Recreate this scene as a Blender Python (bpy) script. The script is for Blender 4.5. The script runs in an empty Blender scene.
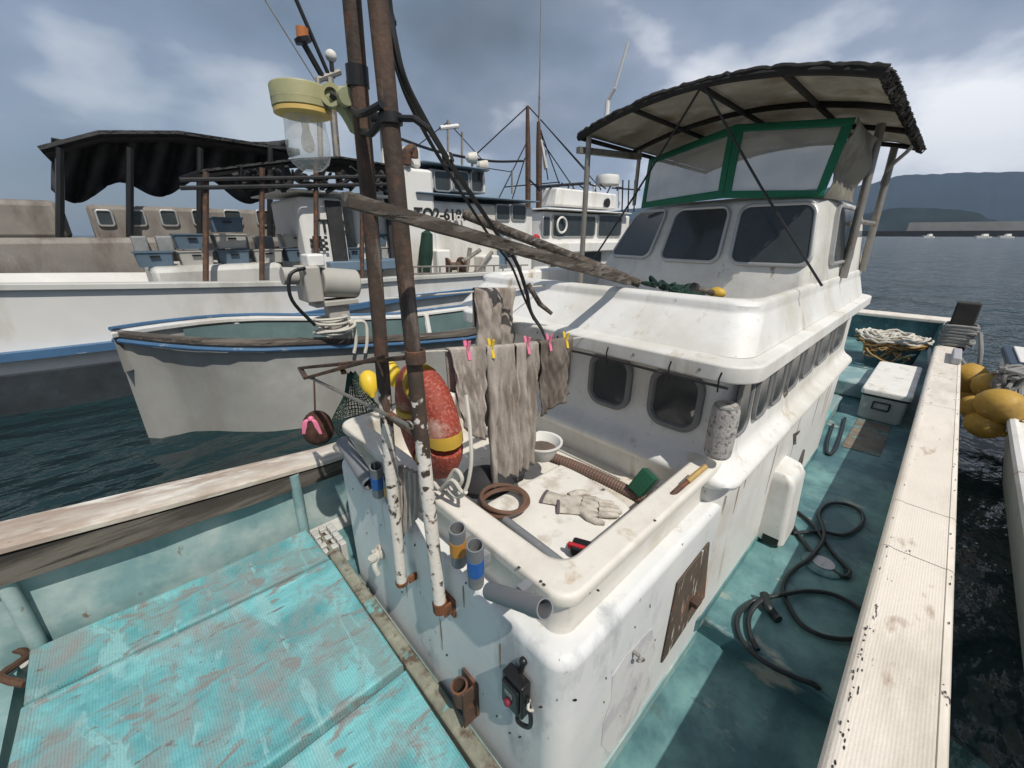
import bpy, bmesh, math, random
from mathutils import Vector, Matrix
R = math.radians
random.seed(7)
scene = bpy.context.scene
COL = scene.collection

# ------------------------------------------------------------------ camera
# world: x = towards the stern, y = to port, z = 0 at the side deck; metres
CAMZ = 1.7; F = 402.0; CX, CY, HY, VX = 512.0, 384.0, 235.0, 965.0
pt = math.atan((CY-HY)/F); yw = math.atan((VX-CX)/(F/math.cos(pt)))
fh = Vector((math.cos(yw), math.sin(yw), 0)); rt = Vector((math.sin(yw), -math.cos(yw), 0)); UP = Vector((0,0,1))
fwd = fh*math.cos(pt)-UP*math.sin(pt); cup = fh*math.sin(pt)+UP*math.cos(pt)
cam = bpy.data.cameras.new('camera'); camo = bpy.data.objects.new('camera', cam); COL.objects.link(camo)
cam.lens = 36*F/1024; cam.sensor_width = 36; cam.clip_start = .02; cam.clip_end = 30000
m = Matrix.Identity(4)
for i in range(3): m[i][0] = rt[i]; m[i][1] = cup[i]; m[i][2] = -fwd[i]
m.translation = (0, 0, CAMZ); camo.matrix_world = m
scene.camera = camo
scene.render.resolution_x = 1024; scene.render.resolution_y = 768

# ------------------------------------------------------------------ light
SUND = Vector((-.16, -.69, 1.0)).normalized()          # towards the sun
sun_el = math.asin(SUND.z)
w = bpy.data.worlds.new('World'); scene.world = w; w.use_nodes = True
nt = w.node_tree; N = nt.nodes; L = nt.links
for n in list(N): N.remove(n)
out = N.new('ShaderNodeOutputWorld'); bg = N.new('ShaderNodeBackground'); L.new(bg.outputs[0], out.inputs[0])
sky = N.new('ShaderNodeTexSky'); sky.sky_type = 'NISHITA'; sky.sun_disc = False
sky.sun_elevation = sun_el; sky.sun_rotation = math.atan2(SUND.x, SUND.y); sky.air_density = 1.2; sky.dust_density = 2.0
tc = N.new('ShaderNodeTexCoord'); sep = N.new('ShaderNodeSeparateXYZ'); L.new(tc.outputs['Generated'], sep.inputs[0])
def mth(op, a, b=None, c=None, NN=N, LL=L):
    n = NN.new('ShaderNodeMath'); n.operation = op
    for i, v in enumerate((a, b, c)):
        if v is None: continue
        if isinstance(v, (int, float)): n.inputs[i].default_value = v
        else: LL.new(v, n.inputs[i])
    return n.outputs[0]
cmb = N.new('ShaderNodeCombineXYZ'); L.new(sep.outputs[0], cmb.inputs[0]); L.new(sep.outputs[1], cmb.inputs[1]); L.new(mth('MULTIPLY', sep.outputs[2], 1.9), cmb.inputs[2])
def wnoise(scale, detail, rough, off):
    mp = N.new('ShaderNodeMapping'); mp.inputs['Location'].default_value = off; L.new(cmb.outputs[0], mp.inputs[0])
    n = N.new('ShaderNodeTexNoise'); n.inputs['Scale'].default_value = scale; n.inputs['Detail'].default_value = detail; n.inputs['Roughness'].default_value = rough
    L.new(mp.outputs[0], n.inputs[0]); return n.outputs[0]
def ramp(fac, stops, NN=N, LL=L):
    r = NN.new('ShaderNodeValToRGB'); e = r.color_ramp.elements
    while len(e) < len(stops): e.new(.5)
    for i, (p, c) in enumerate(stops): e[i].position = p; e[i].color = (*c, 1)
    LL.new(fac, r.inputs[0]); return r.outputs[0]
# brighter cumulus low over the bay to the south-east, heavy cloud elsewhere
sdn = N.new('ShaderNodeVectorMath'); sdn.operation = 'DOT_PRODUCT'; L.new(tc.outputs['Generated'], sdn.inputs[0]); _bd = (rt*450+cup*260+fwd*402).normalized(); sdn.inputs[1].default_value = _bd
near_b = ramp(sdn.outputs[1], [(.80, (0,)*3), (.98, (1,)*3)])
base_n = wnoise(2.3, 9, .50, (7.3, 2.2, .4))
cn = mth('ADD', base_n, mth('MULTIPLY', near_b, .055))
cover = ramp(wnoise(2.0, 4, .5, (3.1, 1.7, 0)), [(.36, (.60,)*3), (.56, (.98,)*3)])
cloud = ramp(cn, [(.34, (.14, .175, .225)), (.47, (.20, .245, .32)), (.56, (.28, .32, .41)), (.605, (.50, .53, .60)), (.68, (.80, .80, .82))])
bright = ramp(wnoise(1.3, 2, .5, (1.2, 5.2, 0)), [(.38, (.84,)*3), (.65, (1.2,)*3)])
mul = N.new('ShaderNodeMix'); mul.data_type = 'RGBA'; mul.blend_type = 'MULTIPLY'; mul.inputs[0].default_value = 1; L.new(cloud, mul.inputs[6]); L.new(bright, mul.inputs[7])
sc = N.new('ShaderNodeVectorMath'); sc.operation = 'SCALE'; L.new(mul.outputs[2], sc.inputs[0]); sc.inputs[3].default_value = 10.6
mx = N.new('ShaderNodeMix'); mx.data_type = 'RGBA'; L.new(cover, mx.inputs[0]); L.new(sky.outputs[0], mx.inputs[6]); L.new(sc.outputs[0], mx.inputs[7])
L.new(mx.outputs[2], bg.inputs[0]); bg.inputs[1].default_value = 0.108
sl = bpy.data.lights.new('sun', 'SUN'); sl.energy = 4.3; sl.angle = R(.6); sl.color = (1, .945, .86)
so = bpy.data.objects.new('sun', sl); COL.objects.link(so); so.rotation_euler = SUND.to_track_quat('Z', 'Y').to_euler()
vs = scene.view_settings; vs.view_transform = 'Standard'; vs.look = 'None'; vs.exposure = 0.0; vs.gamma = 1; vs.use_curve_mapping = False

# ------------------------------------------------------------------ helpers
O3 = Vector((0, 0, CAMZ))
def ray(x, y): return rt*(x-CX)+cup*(CY-y)+fwd*F
def oz(x, y, z): d = ray(x, y); return O3+d*((z-CAMZ)/d.z)
def ox(x, y, X): d = ray(x, y); return O3+d*(X/d.x)
def oy(x, y, Y): d = ray(x, y); return O3+d*(Y/d.y)
def V(*a): return Vector(a)
ORG = {}
def tag(o, label=None, cat=None, group=None, kind=None):
    for k, v in (('label', label), ('category', cat), ('group', group), ('kind', kind)):
        if v: o[k] = v
    return o
def thing(name, loc, label, cat, group=None):
    o = bpy.data.objects.new(name, None); COL.objects.link(o); o.location = loc; o.empty_display_size = .1
    ORG[o.name] = Vector(loc); return tag(o, label, cat, group)
def rrect(x0, x1, y0, y1, r, z, n=5):
    pts = []
    for cx, cy, a0 in ((x1-r, y1-r, 0), (x0+r, y1-r, 90), (x0+r, y0+r, 180), (x1-r, y0+r, 270)):
        for i in range(n+1):
            a = R(a0+90*i/n); pts.append(Vector((cx+r*math.cos(a), cy+r*math.sin(a), z)))
    return pts
def smooth(pts, k=6):
    pts = [Vector(p) for p in pts]; o = []
    for i in range(len(pts)-1):
        p0 = pts[max(i-1, 0)]; p1 = pts[i]; p2 = pts[i+1]; p3 = pts[min(i+2, len(pts)-1)]
        for j in range(k):
            t = j/k
            o.append(.5*((2*p1)+(p2-p0)*t+(2*p0-5*p1+4*p2-p3)*t*t+(3*p1-p0-3*p2+p3)*t**3))
    o.append(pts[-1]); return o
class MB:
    def __init__(s): s.v = []; s.f = []
    def add(s, vs_, fs):
        b = len(s.v); s.v += [Vector(q) for q in vs_]; s.f += [tuple(b+i for i in f) for f in fs]; return s
    def box(s, a, b, M=None):
        x0, y0, z0 = a; x1, y1, z1 = b
        vs_ = [Vector(q) for q in ((x0,y0,z0),(x1,y0,z0),(x1,y1,z0),(x0,y1,z0),(x0,y0,z1),(x1,y0,z1),(x1,y1,z1),(x0,y1,z1))]
        if M: vs_ = [M @ q for q in vs_]
        return s.add(vs_, [(3,2,1,0),(4,5,6,7),(0,1,5,4),(1,2,6,5),(2,3,7,6),(3,0,4,7)])
    def bar(s, p, q, wd, h, up=(0,0,1)):
        p = Vector(p); q = Vector(q); d = (q-p); l = d.length; d.normalize(); sd = d.cross(Vector(up)).normalized(); u = sd.cross(d)
        M = Matrix((( d.x, sd.x, u.x, p.x), (d.y, sd.y, u.y, p.y), (d.z, sd.z, u.z, p.z), (0,0,0,1)))
        return s.box((0, -wd/2, -h/2), (l, wd/2, h/2), M)
    def loft(s, rings, closed=True, c0=True, c1=True):
        n = len(rings[0]); vs_ = [q for r_ in rings for q in r_]; fs = []
        for i in range(len(rings)-1):
            for j in range(n if closed else n-1):
                k = (j+1) % n; fs.append((i*n+j, i*n+k, (i+1)*n+k, (i+1)*n+j))
        if c0 and closed: fs.append(tuple(range(n))[::-1])
        if c1 and closed: fs.append(tuple((len(rings)-1)*n+j for j in range(n)))
        return s.add(vs_, fs)
    def tube(s, pts, r, n=8, jit=0, cap=True):
        pts = [Vector(q) for q in pts]; rings = []; u = None
        for i, q in enumerate(pts):
            d = (pts[min(i+1, len(pts)-1)]-pts[max(i-1, 0)])
            if d.length < 1e-9: d = Vector((0,0,1))
            d.normalize()
            if u is None: u = d.orthogonal().normalized()
            else:
                u = u-d*u.dot(d)
                u = u.normalized() if u.length > 1e-6 else d.orthogonal().normalized()
            v = d.cross(u); rr = r[i] if isinstance(r, (list, tuple)) else r
            rings.append([q+(u*math.cos(2*math.pi*j/n)+v*math.sin(2*math.pi*j/n))*rr*(1+random.uniform(-jit, jit)) for j in range(n)])
        return s.loft(rings, True, cap, cap)
    def lathe(s, prof, c, ax=(0,0,1), n=20, sc=(1,1), caps=True):
        ax = Vector(ax).normalized(); u = ax.orthogonal().normalized(); v = ax.cross(u); c = Vector(c)
        return s.loft([[c+ax*h+(u*math.cos(2*math.pi*j/n)*sc[0]+v*math.sin(2*math.pi*j/n)*sc[1])*max(r_, 1e-4) for j in range(n)] for r_, h in prof], True, caps, caps)
    def ball(s, c, r, n=16, ax=(0,0,1), st=1.0):
        return s.lathe([(r*math.sin(math.pi*i/10), -r*st*math.cos(math.pi*i/10)) for i in range(11)], c, ax, n)
    def hollow(s, p, q, ro, ri, n=18):
        p = Vector(p); q = Vector(q); d = (q-p).normalized(); u = d.orthogonal().normalized(); v = d.cross(u)
        def ring(c, r_): return [c+(u*math.cos(2*math.pi*j/n)+v*math.sin(2*math.pi*j/n))*r_ for j in range(n)]
        rs = [ring(p, ro), ring(q, ro), ring(q, ri), ring(p, ri), ring(p, ro)]
        return s.loft(rs, True, False, False)
    def torus(s, c, Rr, r_, ax=(0,0,1), n=36, m_=12, a0=0, a1=360, sz=1.0):
        ax = Vector(ax).normalized(); u = ax.orthogonal().normalized(); v = ax.cross(u); c = Vector(c); rings = []
        full = abs(a1-a0) >= 360; k = n if not full else n
        for i in range(k+1):
            a = R(a0+(a1-a0)*i/k); d = u*math.cos(a)+v*math.sin(a)
            rings.append([c+d*(Rr+r_*math.cos(2*math.pi*j/m_))+ax*(r_*sz*math.sin(2*math.pi*j/m_)) for j in range(m_)])
        return s.loft(rings, True, not full, not full)
    def grid(s, fn, nu, nv):
        vs_ = [fn(i/nu, j/nv) for i in range(nu+1) for j in range(nv+1)]
        return s.add(vs_, [(i*(nv+1)+j, (i+1)*(nv+1)+j, (i+1)*(nv+1)+j+1, i*(nv+1)+j+1) for i in range(nu) for j in range(nv)])
    def plate(s, pts, t, nrm=None):
        pts = [Vector(q) for q in pts]
        if nrm is None: nrm = (pts[1]-pts[0]).cross(pts[2]-pts[0]).normalized()
        return s.loft([pts, [q+Vector(nrm)*t for q in pts]])
    def build(s, name, mat, parent=None, bevel=0, ang=35, solid=0, seg=2):
        if parent: off = ORG[parent.name]
        else:
            n = len(s.v); off = Vector((sum(q.x for q in s.v)/n, sum(q.y for q in s.v)/n, min(q.z for q in s.v)))
        me = bpy.data.meshes.new(name); me.from_pydata([q-off for q in s.v], [], s.f); me.update()
        bm = bmesh.new(); bm.from_mesh(me); bmesh.ops.remove_doubles(bm, verts=bm.verts, dist=1e-5); bmesh.ops.recalc_face_normals(bm, faces=bm.faces); bm.to_mesh(me); bm.free()
        me.shade_smooth(); me.set_sharp_from_angle(angle=R(ang))
        me.materials.append(mat)
        o = bpy.data.objects.new(name, me); COL.objects.link(o)
        if parent: o.parent = parent
        else: o.location = off
        ORG[o.name] = off
        if solid: md = o.modifiers.new('solid', 'SOLIDIFY'); md.thickness = solid; md.offset = 0
        if bevel:
            md = o.modifiers.new('bevel', 'BEVEL'); md.width = bevel; md.segments = seg; md.limit_method = 'ANGLE'; md.angle_limit = R(40); md.harden_normals = False
        if ang < 100: md = o.modifiers.new('wn', 'WEIGHTED_NORMAL'); md.keep_sharp = True; md.weight = 90
        return o
def text_mesh(txt, size, origin, xdir, ydir, ext, mat, name, parent, bold=0.0):
    cu = bpy.data.curves.new('txt', 'FONT'); cu.body = txt; cu.size = size; cu.extrude = ext; cu.offset = bold
    to = bpy.data.objects.new('txt', cu); COL.objects.link(to)
    bpy.context.view_layer.update()
    me = bpy.data.meshes.new_from_object(to.evaluated_get(bpy.context.evaluated_depsgraph_get()))
    bpy.data.objects.remove(to); bpy.data.curves.remove(cu)
    xd = Vector(xdir).normalized(); yd = Vector(ydir).normalized(); zd = xd.cross(yd); origin = Vector(origin)
    for vv in me.vertices: vv.co = origin+xd*vv.co.x+yd*vv.co.y+zd*vv.co.z-ORG[parent.name]
    me.materials.clear(); me.materials.append(mat)
    o = bpy.data.objects.new(name, me); COL.objects.link(o); o.parent = parent; ORG[o.name] = ORG[parent.name]; return o

# ------------------------------------------------------------------ materials
def mat(name, base, rough=.5, metal=0, layers=(), bump=0, bscale=60, var=.08, vscale=3, coat=0, spec=.5, ribs=None, transm=0, ior=1.45, alpha=1, emit=None, dist=0):
    """layers: (colour, noise scale, threshold, softness, (stretch xyz), roughness or None)"""
    M = bpy.data.materials.new(name); M.use_nodes = True; t = M.node_tree; nn = t.nodes; ll = t.links; b = nn['Principled BSDF']
    co = nn.new('ShaderNodeTexCoord').outputs['Object']
    def noise(scale, detail=5, rg=.6, st=(1,1,1), off=0):
        mp = nn.new('ShaderNodeMapping'); mp.inputs['Scale'].default_value = st; mp.inputs['Location'].default_value = (off, off*.7, off*.3); ll.new(co, mp.inputs[0])
        n = nn.new('ShaderNodeTexNoise'); n.inputs['Scale'].default_value = scale; n.inputs['Detail'].default_value = detail; n.inputs['Roughness'].default_value = rg; n.inputs['Distortion'].default_value = dist
        ll.new(mp.outputs[0], n.inputs[0]); return n.outputs[0]
    def mix(fac, a, c, mode='MIX'):
        n = nn.new('ShaderNodeMix'); n.data_type = 'RGBA'; n.blend_type = mode
        if isinstance(fac, float): n.inputs[0].default_value = fac
        else: ll.new(fac, n.inputs[0])
        for i, q in ((6, a), (7, c)):
            if isinstance(q, tuple): n.inputs[i].default_value = (*q, 1)
            else: ll.new(q, n.inputs[i])
        return n.outputs[2]
    lo = tuple(c*(1-var*2) for c in base); hi = tuple(min(c*(1+var), 1) for c in base)
    col = ramp(noise(vscale, 4, .6), [(.3, lo), (.7, hi)], nn, ll)
    col = mix(ramp(noise(bscale*.6, 3, .6, off=3), [(.3, (0,)*3), (.8, (1,)*3)], nn, ll), col, tuple(c*(1-var) for c in base))
    rg = None; rv = mth('ADD', mth('MULTIPLY', noise(vscale*3, 3), .15, NN=nn, LL=ll), rough-.07, NN=nn, LL=ll)
    hgt = noise(bscale, 3, .6)
    for k, (lc, ls, th, sf, st, lr) in enumerate(layers):
        f = ramp(noise(ls, 7, .62, st, off=5.3*k+1), [(th-sf, (0,)*3), (th+sf, (1,)*3)], nn, ll)
        col = mix(f, col, lc)
        if lr is not None:
            n = nn.new('ShaderNodeMix'); n.data_type = 'FLOAT'; ll.new(f, n.inputs[0]); ll.new(rv, n.inputs[2]); n.inputs[3].default_value = lr; rv = n.outputs[0]
        hgt = mth('SUBTRACT', hgt, mth('MULTIPLY', f, .35, NN=nn, LL=ll), NN=nn, LL=ll)
    if ribs:
        ax, freq, amt = ribs
        sp = nn.new('ShaderNodeSeparateXYZ'); ll.new(co, sp.inputs[0])
        sn = mth('SINE', mth('MULTIPLY', sp.outputs[ax], freq*2*math.pi, NN=nn, LL=ll), NN=nn, LL=ll)
        hgt = mth('ADD', hgt, mth('MULTIPLY', sn, amt, NN=nn, LL=ll), NN=nn, LL=ll)
    ll.new(col, b.inputs['Base Color']); ll.new(rv, b.inputs['Roughness'])
    b.inputs['Metallic'].default_value = metal; b.inputs['Specular IOR Level'].default_value = spec; b.inputs['Coat Weight'].default_value = coat
    b.inputs['Transmission Weight'].default_value = transm; b.inputs['IOR'].default_value = ior; b.inputs['Alpha'].default_value = alpha
    if bump:
        bn = nn.new('ShaderNodeBump'); bn.inputs['Strength'].default_value = bump; bn.inputs['Distance'].default_value = .003; ll.new(hgt, bn.inputs['Height']); ll.new(bn.outputs[0], b.inputs['Normal'])
    M['c'] = 1
    return M
GRIME = (.20, .17, .13); RUST = (.17, .062, .025)
gel = mat('white_gelcoat', (.72, .715, .69), .42, var=.04, bump=.22, bscale=18, layers=[((.46, .43, .36), 1.6, .60, .14, (1,1,1), .6), ((.40, .33, .23), 9, .655, .07, (1,1,.22), .7), ((.56, .55, .52), 30, .66, .06, (1,1,1), .6), ((.14, .10, .07), 34, .715, .015, (1,1,.6), .8)])
gelc = mat('ivory_gelcoat', (.70, .665, .60), .42, var=.05, bump=.2, bscale=20, layers=[((.50, .46, .38), 3.5, .58, .12, (1,1,1), .6), ((.44, .34, .22), 8, .66, .05, (1,1,.3), .7), ((.60, .57, .51), 35, .64, .06, (1,1,1), .6), ((.15, .12, .09), 40, .72, .02, (1,1,1), .8)])
geld = mat('weathered_gelcoat', (.66, .65, .61), .55, var=.07, bump=.3, bscale=50, layers=[((.42, .40, .36), 2.5, .56, .12, (1,1,1), .7), ((.28, .22, .16), 16, .68, .04, (1,1,.35), .8), ((.10, .08, .07), 42, .70, .02, (1,1,.5), .9)])
casem = mat('scuffed_cool_white_gelcoat', (.62, .635, .635), .45, var=.06, bump=.25, bscale=30, vscale=2, layers=[((.70, .695, .67), 2.2, .50, .12, (1,1,1), .5), ((.40, .42, .43), 4.5, .62, .06, (1,1,.5), .7), ((.40, .31, .20), 7, .69, .05, (1,1,.25), .7), ((.09, .075, .06), 34, .70, .012, (1,1,.5), .9)])
gunw = mat('chipped_white_rail_paint', (.72, .66, .58), .6, var=.05, bump=.5, bscale=90, ribs=(1, 120, .14), layers=[((.50, .45, .38), 4, .58, .1, (.3,1,1), .7), ((.36, .27, .21), 6, .655, .04, (.4,1,1), .9), ((.07, .055, .05), 22, .672, .012, (.35,1,1), .9)])
gunwp = mat('worn_port_rail_paint', (.54, .49, .42), .65, var=.1, bump=.5, bscale=60, layers=[((.33, .26, .21), 5, .50, .08, (.3,1,1), .8), ((.66, .63, .57), 7, .58, .05, (.3,1,1), .6), ((.10, .08, .07), 24, .68, .015, (.3,1,1), .9)])
teal = mat('teal_deck_paint', (.065, .155, .175), .48, var=.2, bump=.35, bscale=40, layers=[((.16, .31, .30), 3, .55, .12, (1,1,1), .5), ((.36, .37, .32), 7, .645, .05, (1,.5,1), .7), ((.07, .13, .13), 9, .66, .05, (1,1,1), .6)])
tealw = mat('teal_bulwark_paint', (.20, .33, .335), .5, var=.12, bump=.3, bscale=40, layers=[((.40, .47, .45), 3, .55, .1, (1,1,1), .6), ((.16, .12, .08), 18, .70, .03, (1,1,.4), .8)])
def hatch_mat():
    M = mat('scraped_turquoise_paint', (.11, .345, .37), .55, var=.12, vscale=2.5, bump=.8, bscale=70, ribs=(0, 110, .35), dist=.9, layers=[
        ((.20, .50, .52), 2.4, .50, .10, (1,1.6,1), .5), ((.19, .32, .32), 3.0, .56, .06, (2.0,.9,1), .75), ((.215, .225, .215), 4.6, .585, .045, (1.2,2.6,1), .85),
        ((.24, .47, .48), 3.4, .575, .03, (2.6,.8,1), .5), ((.24, .27, .265), 1.7, .57, .07, (1.5,1,1), .85), ((.17, .145, .13), 16, .665, .03, (.5,1.6,1), .9), ((.05, .04, .035), 45, .70, .015, (1,1,1), .9)])
    return M
hatm = hatch_mat()
wood = mat('grey_driftwood', (.085, .068, .054), .85, var=.3, vscale=8, bump=1, bscale=40, layers=[((.16, .14, .12), 16, .54, .05, (.12,3,3), .9), ((.02, .016, .014), 22, .60, .02, (.07,3,3), .9)])
beamw = mat('weathered_timber', (.075, .062, .052), .85, var=.25, bump=.9, bscale=30, layers=[((.14, .12, .10), 6, .5, .06, (.2,1,2), .9), ((.035, .03, .025), 12, .6, .03, (.12,3,3), .9)])
rust = mat('brown_rust', (.10, .060, .042), .75, var=.3, bump=.5, bscale=80, layers=[((.17, .075, .04), 14, .56, .06, (1,1,1), .9), ((.04, .032, .03), 22, .60, .04, (1,1,.4), .8)])
rusto = mat('orange_rust', (.22, .085, .035), .85, var=.3, bump=.7, bscale=90, layers=[((.07, .035, .02), 20, .55, .05, (1,1,1), .9)])
steel = mat('dull_galvanised_steel', (.33, .31, .28), .5, metal=.6, var=.2, bump=.2, bscale=60, layers=[((.18, .12, .08), 9, .62, .06, (1,1,.5), .9)])
grey = mat('grey_plastic_pipe', (.19, .20, .21), .5, var=.12, layers=[((.30, .30, .29), 6, .6, .08, (1,1,1), .7)], bump=.1)
black = mat('black_rubber', (.018, .018, .019), .45, var=.2, bump=.2, layers=[((.06, .06, .055), 9, .66, .06, (1,1,1), .8)])
blackh = mat('dark_rubber_hose', (.022, .028, .03), .38, var=.2, bump=.1)
dark = mat('black_hard_plastic', (.015, .015, .016), .35, var=.2)
blue = mat('blue_tape', (.02, .12, .42), .5); orange = mat('orange_tape', (.62, .27, .03), .5, var=.15)
yell = mat('yellow_float_plastic', (.60, .38, .05), .5, var=.15, bump=.2, layers=[((.28, .17, .05), 6, .62, .1, (1,1,1), .8)])
yellb = mat('bright_yellow_plastic', (.75, .52, .04), .45, var=.1)
ochre = mat('ochre_buoy_plastic', (.48, .29, .05), .6, var=.2, bump=.3, layers=[((.20, .12, .04), 5, .58, .1, (1,1,1), .8), ((.6, .45, .2), 12, .64, .06, (1,1,1), .8)])
pink = mat('pink_plastic', (.75, .20, .32), .5); 
towel = mat('greyed_towelling', (.45, .40, .355), .95, var=.2, vscale=14, bump=1, bscale=260, spec=.1, layers=[((.24, .20, .17), 13, .57, .08, (1,1,.3), .95), ((.54, .50, .45), 14, .62, .06, (1,1,.3), .95)])
toweld = mat('dark_grey_towelling', (.215, .185, .16), .95, var=.16, vscale=9, bump=.9, bscale=220, spec=.1, layers=[((.12, .10, .085), 7, .56, .1, (1,1,.3), .95)])
glove = mat('soiled_cotton', (.55, .51, .45), .95, var=.12, vscale=30, bump=.8, bscale=260, spec=.1, layers=[((.32, .28, .23), 22, .56, .1, (1,1,1), .95)])
lidm = mat('scuffed_white_lid', (.72, .70, .65), .5, var=.05, vscale=8, bump=.2, layers=[((.50, .46, .40), 9, .60, .06, (1,1,1), .8), ((.20, .17, .14), 30, .69, .02, (1,1,1), .8)])
redm = mat('faded_red_buoy', (.31, .048, .028), .6, var=.2, vscale=12, bump=.5, bscale=160, layers=[((.40, .12, .08), 110, .56, .06, (1,1,1), .8), ((.55, .42, .36), 60, .68, .06, (1,1,.8), .8), ((.50, .34, .28), 9, .62, .08, (1,1,1), .8)])
whr = mat('white_rope', (.60, .57, .50), .9, var=.12, bump=.8, bscale=300, spec=.2)
tanr = mat('tan_rope', (.42, .27, .12), .9, var=.2, bump=.8, bscale=300, spec=.2); greyr = mat('grey_rope', (.28, .28, .27), .9, var=.2, bump=.9, bscale=300, spec=.2)
green = mat('green_canvas_trim', (.012, .16, .085), .6, var=.12, bump=.2, bscale=100)
canv = mat('stained_canvas', (.37, .35, .30), .9, var=.15, bump=.3, bscale=30, layers=[((.24, .21, .16), 4, .56, .10, (1,1,1), .95), ((.45, .43, .38), 5, .60, .1, (1,1,1), .9)])
# canvas lets some daylight through
def translucent(M, amt):
    t = M.node_tree; b = t.nodes['Principled BSDF']; o = t.nodes['Material Output']
    tr = t.nodes.new('ShaderNodeBsdfTranslucent'); mxs = t.nodes.new('ShaderNodeMixShader'); mxs.inputs[0].default_value = amt
    src = b.inputs['Base Color'].links[0].from_socket; t.links.new(src, tr.inputs[0]); t.links.new(b.outputs[0], mxs.inputs[1]); t.links.new(tr.outputs[0], mxs.inputs[2]); t.links.new(mxs.outputs[0], o.inputs[0])
translucent(canv, .4)
fringe = mat('black_lashing', (.03, .027, .025), .9, var=.3, bump=.8)
vinyl = mat('cloudy_clear_vinyl', (.47, .455, .41), .35, var=.12, vscale=5, bump=.35, bscale=10, alpha=.80, layers=[((.36, .345, .30), 4, .56, .1, (1,1,.4), .6)])
glassd = mat('dark_window_glass', (.045, .055, .058), .12, var=.2, spec=.5)
glassw = mat('wheelhouse_glass', (.05, .06, .065), .04, var=.2, spec=.8, alpha=.55)
gasket = mat('grey_rubber_gasket', (.20, .20, .20), .6, var=.15, bump=.2)
alum = mat('window_aluminium', (.45, .45, .44), .4, metal=.5, var=.1)
lampm = mat('khaki_lamp_enamel', (.33, .34, .20), .5, var=.1, bump=.25, bscale=60, layers=[((.42, .37, .18), 4, .6, .1, (1,1,1), .6), ((.12, .09, .06), 25, .70, .03, (1,1,1), .9)])
lampy = mat('yellow_lamp_ring', (.62, .44, .14), .5, var=.1)
lglass = mat('grimy_lamp_glass', (.82, .83, .80), .12, transm=.0, alpha=.32, var=.2, vscale=30, bump=.2, bscale=40, layers=[((.45, .43, .38), 14, .58, .08, (1,1,1), .7)])
bulbm = mat('frosted_bulb', (.75, .74, .70), .3)
bluep = mat('blue_trim_paint', (.06, .14, .26), .5, var=.12, layers=[((.3, .33, .36), 9, .66, .04, (.4,1,1), .7)])
blgrey = mat('blue_grey_roof_paint', (.13, .19, .25), .5, var=.12)
bwhite = mat('boat_white_paint', (.72, .71, .68), .5, var=.05, vscale=1, bump=.1, bscale=10, layers=[((.50, .47, .40), 1.2, .60, .1, (1,1,.4), .7), ((.28, .16, .09), 6, .73, .03, (1,1,.2), .8)])
bgreyp = mat('hull_light_grey', (.52, .52, .49), .5, var=.07, vscale=.8, bump=.1, bscale=10, layers=[((.30, .29, .26), 1.2, .58, .1, (1,1,.4), .7)])
motor = mat('grey_motor_enamel', (.42, .40, .36), .5, var=.1, bump=.2)
ink = mat('black_lettering', (.02, .02, .02), .6)
netg = mat('dark_green_net', (.015, .05, .035), .9, var=.3, bump=1, bscale=120)
brushg = mat('green_bristles', (.01, .10, .05), .8, var=.3, bump=1, bscale=200)
darkf = mat('dark_tarpaulin', (.035, .035, .037), .8, var=.3, bump=.5, bscale=12)
brownf = mat('brown_net_heap', (.16, .125, .10), .95, var=.35, vscale=4, bump=1, bscale=25)
hosem = mat('brown_ribbed_hose', (.17, .105, .08), .6, var=.15)
pvc = mat('clear_brown_tubing', (.16, .09, .06), .3, var=.2, coat=.3)
coneb = mat('brown_fibre', (.085, .035, .022), .95, var=.4, vscale=25, bump=1, bscale=150)
maroon = mat('maroon_paint', (.20, .02, .04), .5)
redp = mat('red_plastic', (.45, .02, .03), .45)
patchm = mat('bare_wood_patch', (.12, .09, .065), .9, var=.3, bump=1, bscale=40, layers=[((.50, .47, .41), 9, .60, .03, (3.5,1,.7), .6), ((.22, .07, .03), 5, .62, .05, (1,1,1), .9)])
stainm = mat('grey_scrape', (.50, .49, .50), .8, var=.12, bump=.3, layers=[((.60, .595, .585), 9, .47, .06, (1,1,1), .6), ((.12,.08,.06), 24, .68, .02, (1,1,.6), .9)])

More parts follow.
